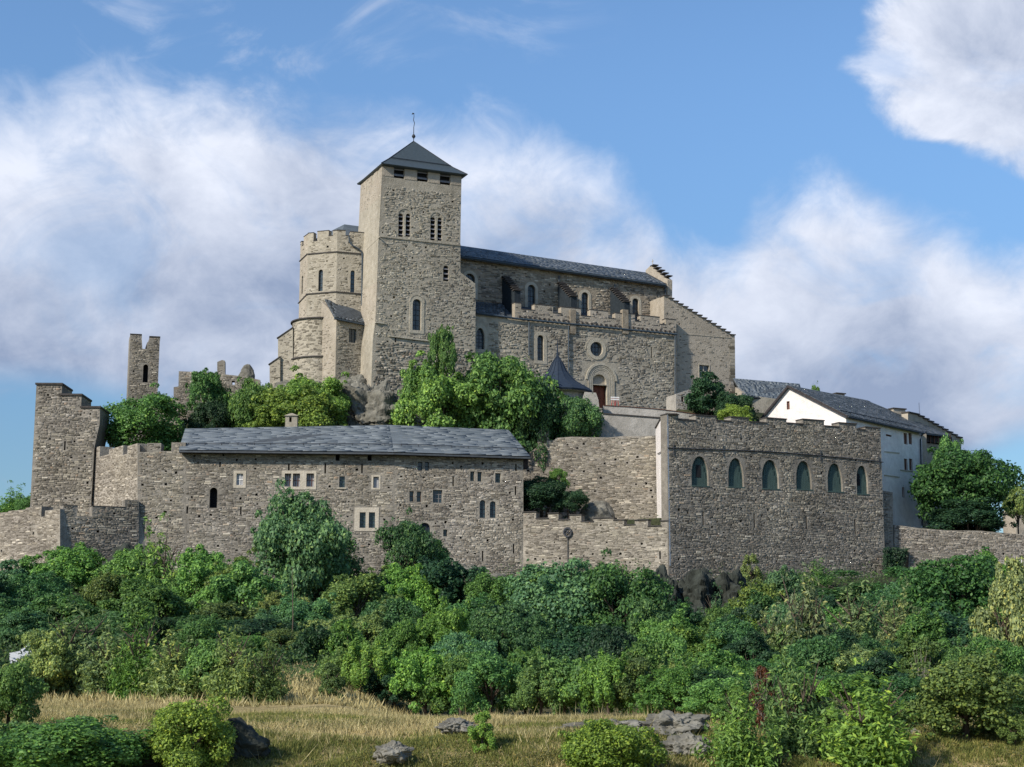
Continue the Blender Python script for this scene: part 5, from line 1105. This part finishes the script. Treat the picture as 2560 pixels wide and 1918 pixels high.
def trunk_mesh(name, seed, forks=7, h0=.30, mat='bark', r0=.035, spread=.36, high=.85):
    rg = random.Random(seed); m = MB(); m.tube([(0, 0, -.12), (0, 0, .05), (.01, .0, h0), (.02, .01, .62)], [r0 * 1.3, r0, r0 * .75, r0 * .35], 8)
    for k in range(forks):
        a = 2 * math.pi * k / forks + rg.uniform(-.4, .4); z = h0 * rg.uniform(.6, 1.3); e = Vector((math.cos(a) * spread * rg.uniform(.6, 1), math.sin(a) * spread * rg.uniform(.6, 1), high * rg.uniform(.6, 1)))
        s_ = Vector((0, 0, z)); mid = s_.lerp(e, .5) + Vector((rg.uniform(-.04, .04), rg.uniform(-.04, .04), .03)); m.tube([s_, mid, e], [r0 * .5, r0 * .3, r0 * .1], 6)
        for j in range(2): e2 = mid + Vector((rg.uniform(-.15, .15), rg.uniform(-.15, .15), rg.uniform(.05, .2))); m.tube([mid, e2], [r0 * .22, r0 * .08], 5)
    me = bpy.data.meshes.new(name); me.from_pydata([tuple(v) for v in m.v], [], m.f); me.update(); me.materials.append(M[mat]); return me
CR = {'round': [crown('crown', 'round', 100 + i, 25000, .031) for i in range(4)], 'dense': [crown('crown', 'dense', 200 + i, 25000, .032) for i in range(4)],
      'loose': [crown('crown', 'loose', 300 + i, 15000, .038) for i in range(3)], 'spiky': [crown('crown', 'spiky', 400 + i, 14000, .046) for i in range(4)],
      'feather': [crown('crown', 'feather', 500 + i, 8000, .040) for i in range(2)], 'willow': [crown('crown', 'willow', 600 + i, 13000, .050) for i in range(2)],
      'mound': [crown('crown', 'mound', 700 + i, 22000, .034) for i in range(3)]}
TR = [trunk_mesh('trunk', 5), trunk_mesh('trunk', 6, 8, .22), trunk_mesh('trunk', 7, 6, .4)]
TW = trunk_mesh('bare_branches', 9, 26, .10, 'twig', .03, .42, 1.0)
rt = random.Random(77)
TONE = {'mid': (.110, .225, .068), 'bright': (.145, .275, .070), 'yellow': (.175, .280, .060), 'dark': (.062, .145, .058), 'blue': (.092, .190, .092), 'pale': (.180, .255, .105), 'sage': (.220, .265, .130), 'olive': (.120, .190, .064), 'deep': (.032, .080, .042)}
def plant(name, cat, label, kind, tone, cx, top, base, w, Y=None, group=None, seed=None, trunk=True, zbase=None):
    """v-coordinates of the 2212-wide view of the photograph; Y from the foot of the plant unless given"""
    cx, top, base, w = cx * K, top * K, base * K, w * K
    if Y is None: Y = 75 + (1560 * K - base) / (300 * K) * 95
    pb, pt = at(cx, base, Y), at(cx, top, Y); zg = ground(pb.x, pb.y) if zbase is None else zbase
    if zbase is None and zg > pb.z + 1.5: zg = pb.z
    W_ = w / F * Y * (.97 if kind != 'spiky' else 1.3); i = seed if seed is not None else rt.randrange(99); tall = max(.3, pt.z - zg)
    zc = max(0, min(pb.z - zg, tall * .6)) if Y > 178 else 0.0; Hc = (tall - zc) * {'spiky': 1.30, 'loose': 1.04}.get(kind, 1.02)
    if Y < 178:
        zc -= .16 * Hc; Hc *= 1.27; W_ *= 1.26
        if Y < 60: W_ *= 1.10; Hc *= 1.10
        if name == 'tree': W_ *= 1.05
    T_ = thing(name, label, cat, (pb.x, pb.y, zg), group); ORG[T_.name] = Vector((0, 0, 0)); t = TONE[tone]; j = rt.uniform(.88, 1.42); rz_ = rt.uniform(0, 6.28)
    if trunk: q_ = link('trunk', TR[i % 3], T_); q_.scale = (W_ * .8, W_ * .8, max(.4, zc + Hc * .95)); q_.rotation_euler = (0, 0, rz_)
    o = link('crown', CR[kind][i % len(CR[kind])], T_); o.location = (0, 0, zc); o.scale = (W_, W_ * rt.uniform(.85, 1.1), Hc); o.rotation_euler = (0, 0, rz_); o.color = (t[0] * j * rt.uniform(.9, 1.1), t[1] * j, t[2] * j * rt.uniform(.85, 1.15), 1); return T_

# trees inside the castle and on the summit
for a in [
 ('tree', 'broad layered green tree right of the stepped tower, behind the crenels', 'dense', 'mid', 315, 846, 1000, 185, 190), 
 ('tree', 'narrow dark tree climbing the ruined wall, left of the bright trees', 'loose', 'dark', 445, 795, 960, 100, 196),
 ('tree', 'lower dark tree filling the gap left of the middle green tree', 'dense', 'deep', 452, 860, 1000, 110, 193),
 ('tree', 'leafy green tree in front of the ruined wall pillar', 'dense', 'mid', 548, 803, 990, 130, 194),
 ('tree', 'bright yellow-green spreading tree just above the long roof, near its chimney', 'round', 'yellow', 655, 836, 990, 200, 188),
 ('tree', 'bright green tree top behind the chimney tree, touching the round apse', 'round', 'bright', 670, 812, 960, 170, 192),
 ('tree', 'feathery sapling rising in front of the bell tower', 'loose', 'mid', 958, 700, 800, 62, 190),
 ('tree', 'largest tree: its left bright lobe above the long roof', 'round', 'bright', 952, 800, 1000, 185, 190),
 ('tree', 'upper left loose tree leaning on the bell tower foot', 'loose', 'mid', 925, 775, 950, 110, 190),
 ('tree', 'huge round dark green tree in front of the nave, the biggest crown', 'dense', 'mid', 1085, 738, 1020, 235, 193),
 ('tree', 'right shaded side tree of the biggest crown, near the conical turret', 'dense', 'dark', 1125, 800, 1040, 140, 192),
 ('tree', 'dense dark green tree between the conical turret and terrace wall', 'dense', 'dark', 1236, 838, 1000, 112, 193.6),
 ('tree', 'dark spreading tree against the cream west block', 'loose', 'deep', 1528, 812, 925, 110, 199),
 ('tree', 'low dark tree right of the west block, behind hall crenels', 'dense', 'deep', 1590, 848, 940, 95, 197),
 ('bush', 'bright yellow-green shrub peeking over the hall crenels', 'dense', 'yellow', 1588, 872, 930, 80, 192),
 ('tree', 'small treetop showing above the slate roof of the white house', 'round', 'bright', 1768, 830, 900, 38, 235),
 ('tree', 'large round dark tree beside the white house at the right', 'dense', 'dark', 2095, 948, 1150, 205, 197),
 ('tree', 'brighter top of foliage joining the big right tree to the stepped gable', 'round', 'mid', 2062, 945, 1120, 90, 202),
 ('hedge', 'dark hedge under the big right tree along the wall top', 'mound', 'deep', 2090, 1075, 1150, 200, 193),
 ('tree', 'pale thin tree at the right edge beyond the wall', 'loose', 'pale', 2200, 1045, 1150, 70, 210),
 ('tree', 'green treetops at the left edge behind the outer wall', 'spiky', 'bright', 18, 1062, 1140, 95, 190),
 ('tree', 'second leafy top beside the stepped tower above the outer wall', 'round', 'mid', 50, 1072, 1140, 60, 187)]:
    name_, lb, kd, tn, cx, top, base, w, Y_ = a; plant(name_, name_ if name_ != 'hedge' else 'hedge', lb, kd, tn, cx, top, base, w, Y_)
plant('bush', 'bush', 'dark courtyard tree right of the long building end', 'dense', 'deep', 1172, 1025, 1115, 120, 181, seed=1)
plant('bush', 'bush', 'bright upper shoots of the courtyard tree', 'round', 'bright', 1205, 1010, 1080, 50, 182.5, seed=2, zbase=18)
plant('bush', 'bush', 'low dark courtyard shrub touching the smooth boulder', 'dense', 'deep', 1235, 1058, 1115, 80, 180, seed=3)
plant('bush', 'bush', 'small dark shrub growing on the side wall of the stepped tower', 'dense', 'deep', 256, 915, 945, 22, 188, zbase=22)

# the hillside thicket
HILL = [
 ('bush', 'bluish green bush at the left edge under the outer wall', 'loose', 'blue', 35, 1228, 1335, 115), ('bush', 'tall leafy green bush below the outer wall corner', 'round', 'mid', 135, 1195, 1330, 150),
 ('bush', 'yellow-tipped bush with a few reddish leaves below the curtain wall', 'loose', 'olive', 225, 1245, 1350, 100), ('bush', 'bright green bush in front of the dark rock hollow', 'spiky', 'bright', 350, 1180, 1350, 120),
 ('bush', 'broad bright green bush under the arched dark doorway', 'round', 'bright', 432, 1205, 1375, 150), ('bush', 'sagging green bush left of the bluish tree', 'loose', 'mid', 535, 1240, 1395, 145),
 ('bush', 'dull green bush at the foot of the bluish tree', 'loose', 'pale', 610, 1285, 1400, 100), ('bush', 'dark thicket bush low at the left edge', 'dense', 'dark', 25, 1300, 1410, 120),
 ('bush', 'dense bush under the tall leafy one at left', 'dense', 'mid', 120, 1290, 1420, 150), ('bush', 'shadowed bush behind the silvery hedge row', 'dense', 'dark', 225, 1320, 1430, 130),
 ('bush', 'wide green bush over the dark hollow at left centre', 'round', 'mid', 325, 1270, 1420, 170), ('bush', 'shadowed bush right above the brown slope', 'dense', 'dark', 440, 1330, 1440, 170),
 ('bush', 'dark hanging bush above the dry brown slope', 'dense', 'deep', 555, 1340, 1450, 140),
 ('tree', 'bluish green tree standing before the long building windows', 'dense', 'blue', 648, 1080, 1330, 165), ('tree', 'lower skirt of the bluish tree spreading to the right', 'dense', 'blue', 690, 1150, 1300, 150),
 ('tree', 'dark green tree covering the arched door of the long building', 'dense', 'dark', 880, 1133, 1310, 115), ('bush', 'dark bush right of the arched door tree', 'dense', 'dark', 915, 1165, 1300, 85),
 ('bush', 'fresh green bush below the arched door tree', 'round', 'bright', 895, 1228, 1350, 105), ('bush', 'dark olive bush with rounded top below the bluish tree', 'round', 'olive', 755, 1258, 1400, 150),
 ('bush', 'pale shrub beside the thin bare pole', 'loose', 'pale', 700, 1350, 1480, 85), ('bush', 'deep green bush between olive and fresh green ones', 'dense', 'dark', 840, 1300, 1440, 120),
 ('bush', 'bright drooping bush at the left of the lower thicket', 'willow', 'bright', 795, 1400, 1545, 115), ('bush', 'small bright bush behind the drooping one', 'round', 'mid', 868, 1390, 1480, 65),
 ('bush', 'tall bright green bush in the thicket centre', 'round', 'bright', 960, 1322, 1480, 110), ('bush', 'wide fresh green bush at the meadow edge', 'loose', 'bright', 918, 1412, 1548, 125),
 ('bush', 'dark bush under the pale rock slab', 'dense', 'dark', 1015, 1300, 1410, 130), ('bush', 'large-leaved bluish bush left of the darkest tree', 'loose', 'blue', 1085, 1312, 1450, 150),
 ('bush', 'rounded green bush left of the thicket middle at the meadow edge', 'round', 'mid', 1060, 1425, 1558, 135), ('bush', 'green bush leaning right at the meadow edge', 'loose', 'mid', 1135, 1410, 1550, 115),
 ('tree', 'broad dark bluish tree below the crenellated wall', 'dense', 'blue', 1240, 1212, 1420, 190), ('tree', 'darker right neighbour of the broad bluish tree, next to the cliff', 'dense', 'dark', 1340, 1228, 1430, 150),
 ('bush', 'dark undergrowth bush with a dead brown branch', 'dense', 'deep', 1270, 1360, 1480, 150), ('bush', 'dark green bush below the broad bluish tree', 'loose', 'mid', 1220, 1430, 1560, 115),
 ('bush', 'weeping bright green bush in the lower thicket', 'willow', 'bright', 1315, 1432, 1565, 115), ('bush', 'leafy green bush right of the weeping one', 'loose', 'mid', 1390, 1395, 1540, 110),
 ('bush', 'soft grey-green willow-like shrub above the rock ridge', 'willow', 'pale', 1455, 1450, 1562, 115), ('bush', 'fresh green arching bush below the dark cliff', 'round', 'bright', 1490, 1365, 1480, 150),
 ('bush', 'grey leafed shrub climbing the dark cliff', 'spiky', 'blue', 1540, 1300, 1390, 60), ('bush', 'brightest yellow-green bush under the dark cliff', 'round', 'yellow', 1610, 1328, 1440, 85),
 ('bush', 'grey-green bush right of the brightest one', 'spiky', 'sage', 1662, 1345, 1470, 90), ('tree', 'tall pale sage tree with upright shoots', 'spiky', 'sage', 1745, 1268, 1470, 120),
 ('tree', 'wide pale tree with many upright shoots', 'spiky', 'pale', 1850, 1300, 1450, 155), ('tree', 'right-hand pale tree with upright shoots beside the dead trunk', 'spiky', 'sage', 1945, 1318, 1470, 110),
 ('hedge', 'long dark hedge at the foot of the pointed window hall', 'mound', 'dark', 1820, 1250, 1320, 210), ('hedge', 'dark green hedge at the foot of the ivy covered corner', 'mound', 'dark', 1930, 1245, 1325, 170),
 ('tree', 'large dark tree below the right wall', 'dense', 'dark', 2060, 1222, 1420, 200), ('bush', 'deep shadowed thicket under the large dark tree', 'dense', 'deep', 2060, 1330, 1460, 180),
 ('tree', 'tall pale speckled tree at the right edge of the hillside', 'loose', 'sage', 2185, 1248, 1480, 115), ('bush', 'small pale bush with whitish leaves left of the speckled tree', 'loose', 'sage', 2112, 1392, 1475, 70),
 ('bush', 'green thicket bush above the reddish dead shrub', 'dense', 'mid', 1560, 1415, 1545, 150), ('bush', 'dark bush below the arching green one', 'dense', 'dark', 1640, 1430, 1540, 130),
 ('bush', 'mid green bush below the tall sage tree', 'round', 'mid', 1700, 1420, 1510, 120), ('bush', 'soft yellow-green bush below the wide pale tree', 'round', 'pale', 1850, 1412, 1520, 130),
 ('bush', 'yellow-green bush left of the bare grey twigs', 'round', 'olive', 1925, 1415, 1530, 105), ('bush', 'dark green bush below the yellow-green ones', 'dense', 'dark', 1800, 1465, 1565, 150),
 ('bush', 'leafy dark bush between bare twigs and the large olive bush', 'loose', 'mid', 1960, 1480, 1580, 110), ('bush', 'dark bush at the right edge above the last meadow patch', 'dense', 'dark', 2185, 1470, 1580, 110),
 ('bush', 'pale wispy shrub growing at the wall foot under the second slit', 'feather', 'pale', 1622, 1205, 1262, 60), ('bush', 'upright green shrub against the hall foot', 'spiky', 'mid', 1765, 1222, 1280, 70)]
for a in HILL: plant(a[0], a[0], *a[1:])
# foreground rows and bushes
for a in [
 ('bush', 'silvery green spiky bush forming the left of the foreground row', 'spiky', 'pale', 150, 1345, 1505, 185, 72), ('bush', 'dense silvery bush at the left end of the foreground row', 'loose', 'pale', 95, 1380, 1505, 110, 70), ('bush', 'bushy silver-green shrub second in the foreground row', 'spiky', 'pale', 230, 1375, 1508, 140, 70),
 ('bush', 'slim upright shoots in the middle of the foreground row', 'spiky', 'bright', 298, 1358, 1508, 110, 69), ('bush', 'low shrub beside the sandy gap in the foreground row', 'spiky', 'pale', 378, 1392, 1518, 130, 68),
 ('bush', 'leafy shrub fourth from the right of the foreground row', 'loose', 'mid', 435, 1402, 1518, 110, 68), ('bush', 'shoots reaching up right of the sandy gap', 'spiky', 'pale', 500, 1385, 1520, 120, 67), ('bush', 'rightmost thin shrub of the foreground row on the dry slope', 'spiky', 'olive', 572, 1405, 1522, 105, 67),
 ('bush', 'big green bush cut by the left edge', 'dense', 'mid', 15, 1455, 1610, 125, 47), ('bush', 'low wide bush in the bottom left corner', 'dense', 'mid', 120, 1565, 1690, 240, 41), ('bush', 'pale bush at the very bottom left', 'loose', 'olive', 25, 1588, 1690, 120, 41.5),
 ('bush', 'bright yellow-green bush alone at the bottom left of the meadow', 'dense', 'yellow', 412, 1540, 1680, 135, 42), ('bush', 'thorny brownish shrub on the dry slope edge', 'feather', 'olive', 715, 1440, 1535, 75, 72),
 ('bush', 'bright bush at the bottom centre below the rock ridge', 'dense', 'yellow', 1328, 1568, 1685, 160, 42), ('bush', 'small isolated shrub in the middle of the meadow', 'feather', 'bright', 1042, 1552, 1640, 65, 44),
 ('bush', 'bright feathery bush right of the rock ridge', 'spiky', 'bright', 1600, 1525, 1680, 140, 43), ('bush', 'tall dull green bush beside the reddish dead shrub', 'spiky', 'olive', 1725, 1470, 1650, 130, 45),
 ('bush', 'wide spiky green bush at the bottom right', 'spiky', 'bright', 1880, 1512, 1680, 200, 42.5), ('bush', 'large rounded olive bush at the lower right', 'dense', 'olive', 2090, 1445, 1640, 215, 45.5),
 ('bush', 'pale grey-green bush between the reddish shrub and spiky bush', 'loose', 'pale', 1790, 1530, 1640, 100, 46),
 ('bush', 'leafy bush crossing the meadow edge right of the rock ridge', 'round', 'mid', 1540, 1480, 1590, 120, 50), ('bush', 'mid green bush behind the bright feathery one', 'loose', 'mid', 1640, 1500, 1600, 120, 49), ('bush', 'dark leafy bush left of the large olive bush', 'dense', 'dark', 1975, 1480, 1605, 130, 50),
 ('bush', 'dark bush crossing the meadow edge behind the wide spiky bush', 'loose', 'mid', 1850, 1470, 1590, 130, 52), ('bush', 'shadowed bush at the right edge of the meadow', 'dense', 'dark', 2200, 1490, 1610, 110, 50), ('bush', 'light green bush right of the tall dull green one', 'round', 'bright', 1775, 1480, 1590, 90, 52), ('bush', 'small leafy bush at the right corner beside the straw patch', 'loose', 'olive', 2195, 1560, 1630, 60, 44)]:
    plant(a[0], a[0], *a[1:8], Y=a[8])
# hanging shadow thicket: more bushes nothing tells apart
rt2 = random.Random(12)
GAP = [(1600, 1345, 1440), (1660, 1320, 1410), (1700, 1340, 1430), (1780, 1330, 1420), (1830, 1350, 1440), (1900, 1310, 1400), (420, 1360, 1460), (480, 1330, 1430), (640, 1330, 1430), (580, 1350, 1440), (330, 1370, 1450), (1450, 1360, 1460), (1380, 1290, 1390), (60, 1360, 1450), (180, 1390, 1470), (260, 1380, 1470), (520, 1400, 1470), (620, 1380, 1460), (660, 1400, 1500), (740, 1380, 1500), (780, 1340, 1450), (880, 1360, 1480), (1000, 1400, 1520), (1050, 1370, 1470), (1150, 1360, 1470), (1190, 1300, 1420), (1330, 1370, 1500), (1400, 1330, 1450), (1430, 1400, 1520), (1500, 1450, 1560), (1580, 1370, 1480),
       (1620, 1400, 1500), (1700, 1370, 1470), (1760, 1420, 1520), (1800, 1380, 1470), (1740, 1500, 1580), (1860, 1480, 1580), (1900, 1400, 1500), (1990, 1420, 1540), (2010, 1360, 1480), (2080, 1420, 1540), (2150, 1400, 1520), (2150, 1330, 1430), (1000, 1450, 1550), (1170, 1470, 1560), (1270, 1470, 1560), (1360, 1470, 1565), (740, 1450, 1540), (850, 1460, 1545), (1990, 1260, 1370), (2140, 1240, 1350), (1700, 1260, 1370), (1640, 1290, 1380), (960, 1250, 1350), (1060, 1280, 1360), (1140, 1260, 1360), (500, 1260, 1380), (260, 1230, 1330), (80, 1250, 1350), (1440, 1480, 1570), (1600, 1480, 1570), (1680, 1490, 1580), (2010, 1500, 1590), (1540, 1470, 1570), (1900, 1460, 1570)]
GAP += [(1470, 1330, 1400), (1560, 1330, 1400), (2290, 1250, 1370), (2380, 1270, 1390), (2290, 1380, 1480), (2400, 1380, 1500), (2300, 1460, 1570), (2500, 1300, 1420), (2470, 1420, 1540), (-60, 1250, 1360), (-90, 1350, 1450), (-60, 1420, 1520), (-150, 1300, 1420), (-160, 1400, 1510)]
USED = set()
def beside(cx, cy):
    """name a thicket bush by the nearest described plant"""
    c = sorted(HILL, key=lambda a: (a[4] - cx) ** 2 + 1.5 * ((a[5] + a[6]) / 2 - cy) ** 2)
    for a in c:
        if len(a[1].split()) > 9: continue
        dx, dy = cx - a[4], cy - (a[5] + a[6]) / 2
        d = ('right of' if dx > 0 else 'left of') if abs(dx) > abs(dy) * .8 else ('just below' if dy > 0 else 'just above')
        if (a[1], d) not in USED: USED.add((a[1], d)); return d + ' the ' + a[1]
    return 'in the thicket'
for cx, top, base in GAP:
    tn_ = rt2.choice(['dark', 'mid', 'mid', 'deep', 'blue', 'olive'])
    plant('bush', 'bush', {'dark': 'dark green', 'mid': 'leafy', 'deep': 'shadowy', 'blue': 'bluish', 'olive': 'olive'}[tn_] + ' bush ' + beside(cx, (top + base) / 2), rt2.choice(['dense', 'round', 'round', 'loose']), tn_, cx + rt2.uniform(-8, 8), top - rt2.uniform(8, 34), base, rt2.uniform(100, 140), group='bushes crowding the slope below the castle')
# dead and bare plants
def bare(label, cx, top, base, w, Y, col='twig', name='dead_shrub'):
    cx, top, base, w = cx * K, top * K, base * K, w * K; pb, pt = at(cx, base, Y), at(cx, top, Y); zg = ground(pb.x, pb.y)
    T_ = thing(name, label, 'dead shrub', (pb.x, pb.y, zg)); T_.scale = (w / F * Y, w / F * Y, pt.z - zg); ORG[T_.name] = Vector((0, 0, 0)); link('branches', TW, T_); return T_
bare('bundle of bare grey upright stems beside the pale trees', 1992, 1400, 1500, 62, 62)
T_ = bare('reddish brown dead shrub amid green bushes at lower right', 1650, 1440, 1570, 85, 47)
o = link('dead_leaves', CR['feather'][1], T_); o.color = (.12, .055, .035, 1)
T_ = bare('grey weathered dead branches beside the dark cliff', 1715, 1295, 1380, 45, 120)
m = MB(); a = at(629 * K, 1440 * K, 108); b = at(631 * K, 1225 * K, 108); a.z = ground(a.x, a.y) - .3; m.tube([a, (a + b) / 2 + Vector((.1, 0, 0)), b], [.06, .045, .02], 7)
tag(m.build('bare_pole', M['bark']), 'thin bare grey stem rising from the slope through the bushes left of centre', 'dead tree')
m = MB(); a = at(1104 * K, 1310 * K, 168); b = at(1101 * K, 1238 * K, 168); m.tube([a, b], [.09, .06], 6); tag(m.build('bare_pole', M['twig']), 'short grey post against the foot of the long building by its right corner', 'post')
# ivy on the hall corner
rg = np.random.default_rng(4); n = 5000; A_, B_ = at(2212, 1466, 181.5), at(2276, 1372, 181.5)
u_ = rg.random(n); v_ = rg.random(n); keep = u_ < (.55 + .45 * v_) ; u_, v_ = u_[keep], v_[keep]; n = len(u_)
Cn = np.stack([A_.x + (B_.x - A_.x) * u_, 181.5 + rg.normal(0, .35, n) + 1.2 * u_, A_.z + (B_.z - A_.z) * v_ + rg.normal(0, .12, n)], 1); Nn = np.array([-.2, -1, .4]) + rg.normal(0, .4, (n, 3)); Nn /= np.linalg.norm(Nn, axis=1)[:, None]
V, Q = leaf_cloud(Cn, Nn, .26, rg); o = link('ivy', np_mesh('ivy', V, Q, M['leaf'])); o.color = (.018, .05, .028, 1); tag(o, 'dark ivy hanging over the wall corner right of the pointed window hall', 'ivy')
# undergrowth on the slope (nobody could count it)
def scatter_under(name, n, xr, yr, size, col, hgt, seed, kind='stuff', cat=None, dens=None):
    rg = np.random.default_rng(seed); y = rg.uniform(yr[0], yr[1], n); x = rg.uniform(-1, 1, n) * (y * .37 + 2) if xr is None else rg.uniform(xr[0], xr[1], n)
    k = np.array([noise.noise(Vector((a * .22, b * .22, 1.7))) for a, b in zip(x, y)]); keep = (k > (-.12 if dens is None else dens)); x, y, k = x[keep], y[keep], k[keep]
    z = np.array([ground(a, b) for a, b in zip(x, y)]) + rg.random(len(x)) ** 1.5 * hgt * (.5 + np.clip(k, 0, 1) * 2.5); Cn = np.stack([x, y, z], 1)
    Nn = rg.normal(0, .6, (len(x), 3)) + np.array([-.2, -.3, .9]); Nn /= np.linalg.norm(Nn, axis=1)[:, None]; V, Q = leaf_cloud(Cn, Nn, size, rg)
    o = link(name, np_mesh(name, V, Q, M['leaf'])); o.color = col; return tag(o, kind=kind)
scatter_under('undergrowth', 130000, None, (80, 180), .22, (.060, .115, .040, 1), 1.2, 5, dens=-.5)
# meadow grass
def grass(name, n, seed, y0, y1, hmin, hmax, mat, thresh, inv=False, blades=5, wid=.022, side=None):
    rg = np.random.default_rng(seed); y = y0 + (y1 - y0) * rg.random(n) ** .8; x = rg.uniform(-1, 1, n) * (y * .36 + 1)
    k = np.array([noise.noise(Vector((a * .16, b * .3, 4.2))) + .5 * noise.noise(Vector((a * .7, b * .9, 8))) for a, b in zip(x, y)])
    keep = (k > thresh) if not inv else (k < thresh)
    if side is not None: keep &= side(x, y)
    x, y = x[keep], y[keep]; m_ = len(x)
    z = np.array([ground(a, b) for a, b in zip(x, y)]); X = np.repeat(x, blades) + rg.normal(0, .07, m_ * blades); Y_ = np.repeat(y, blades) + rg.normal(0, .07, m_ * blades); Z = np.repeat(z, blades) - .03
    N_ = m_ * blades; h = rg.uniform(hmin, hmax, N_) * np.repeat(rg.uniform(.6, 1.3, m_), blades); a = rg.uniform(0, math.pi, N_); w = wid * rg.uniform(.7, 1.4, N_); lx, ly = rg.normal(0, .42, N_) * h, rg.normal(0, .42, N_) * h
    V = np.stack([np.stack([X - np.cos(a) * w, Y_ - np.sin(a) * w, Z], 1), np.stack([X + np.cos(a) * w, Y_ + np.sin(a) * w, Z], 1), np.stack([X + lx, Y_ + ly, Z + h], 1)], 1).reshape(-1, 3)
    return tag(link(name, np_mesh(name, V, np.arange(N_ * 3).reshape(-1, 3), mat)), kind='stuff')
def gmat(name, stops):
    m = MatB(name); c = m.ramp(m.island(), stops); c = m.mix(1.0, c, m.ramp(m.noise(.35, 5, .6), [(.3, (.62, .66, .6)), (.65, (1.1, 1.08, 1.05))]), 'MULTIPLY'); return m.finish(c, .7, trans=.25, spec=.2)
M['straw'] = gmat('dry_grass', [(0, (.25, .20, .09)), (.5, (.50, .42, .20)), (1, (.70, .61, .35))]); M['green_grass'] = gmat('green_grass', [(0, (.09, .12, .03)), (.6, (.20, .22, .06)), (1, (.38, .34, .12))])
grass('dry_grass', 80000, 1, 38, 66, .08, .24, M['straw'], -.14, wid=.015, side=lambda x, y: (y + 1.6 * np.sin(x * .5) + 2.2 * np.sin(x * .17 + 1)) > 45)
grass('green_grass', 60000, 2, 38, 47, .06, .18, M['green_grass'], 9, inv=True, wid=.014)
grass('green_grass', 30000, 8, 46, 60, .06, .18, M['green_grass'], .16, inv=True, wid=.014)
grass('dry_grass', 12000, 3, 64, 92, .2, .5, M['straw'], -.3, blades=4, wid=.04, side=lambda x, y: (x < -5) & (x > -24))
grass('tall_straw', 700, 6, 42, 58, .3, .6, M['straw'], -.3, blades=3, wid=.012)
scatter_under('low_herbs', 70000, None, (38, 50), .06, (.12, .14, .05, 1), .16, 9, dens=-.02)
rg = np.random.default_rng(21); cs_, ns_ = [], []
for k in range(520):
    yy = rg.uniform(39.5, 48.5); xx = rg.uniform(-.36, .36) * yy
    if noise.noise(Vector((xx * .12, yy * .12, 2))) < -.05 - .10 * max(0, 44.5 - yy): continue
    rr_ = rg.uniform(.15, .5); q_ = int(260 * rr_ / .4); d = rg.normal(size=(q_, 3)); d /= np.linalg.norm(d, axis=1)[:, None]; d[:, 2] = np.abs(d[:, 2])
    zz_ = ground(xx, yy); cs_.append(np.array([xx, yy, zz_ - .05]) + d * np.array([rr_, rr_, rr_ * .55]) * rg.uniform(.6, 1.1, q_)[:, None]); nn2 = d + rg.normal(0, .5, (q_, 3)); ns_.append(nn2 / np.linalg.norm(nn2, axis=1)[:, None])
cs_, ns_ = np.concatenate(cs_), np.concatenate(ns_); V, Q = leaf_cloud(cs_, ns_, .055, rg); o = link('low_scrub', np_mesh('low_scrub', V, Q, M['leaf'])); o.color = (.18, .175, .07, 1); tag(o, kind='stuff')
# a parked car and fence glimpsed at the left
cp = at(94 * K, 1420 * K, 92); CAR = thing('parked_car', 'white car roof and side glimpsed through bushes at the left edge', 'car', (cp.x, cp.y, cp.z)); CAR.rotation_euler = (0, 0, .3)
cz = Pl((cp.x, cp.y, 0), (1, .2, 0)); zc = cp.z
def prism(pl, pts, d0, d1, name, mat, parent):
    m = MB(); n = len(pts); m.v = [pl.W(a, b, d1) for a, b in pts] + [pl.W(a, b, d0) for a, b in pts]; m.f = [tuple(range(n)), tuple(range(2 * n - 1, n - 1, -1))] + [(i, n + i, n + (i + 1) % n, (i + 1) % n) for i in range(n)]; return m.build(name, mat, parent)
CAR.rotation_euler = (0, 0, 0)
body = prism(cz, [(-1.9, zc - .35), (1.9, zc - .35), (1.95, zc + .1), (1.75, zc + .28), (1.0, zc + .33), (.55, zc + .78), (-.9, zc + .80), (-1.4, zc + .36), (-1.95, zc + .25)], -1.6, 0, 'body', M['car_white'], CAR)
prism(cz, [(-1.2, zc + .38), (.85, zc + .38), (.5, zc + .70), (-.85, zc + .72)], .005, .02, 'side_window', M['glass'], CAR)
for sx_ in (-1.2, 1.2):
    ag = [2 * math.pi * k / 16 for k in range(16)]; wl = prism(cz, [(sx_ + .32 * math.cos(t), zc - .35 + .32 * math.sin(t)) for t in ag], -.2, .03, 'wheel', M['dark'], CAR); prism(cz, [(sx_ + .18 * math.cos(t), zc - .35 + .18 * math.sin(t)) for t in ag], .03, .05, 'rim', M['louver'], wl)
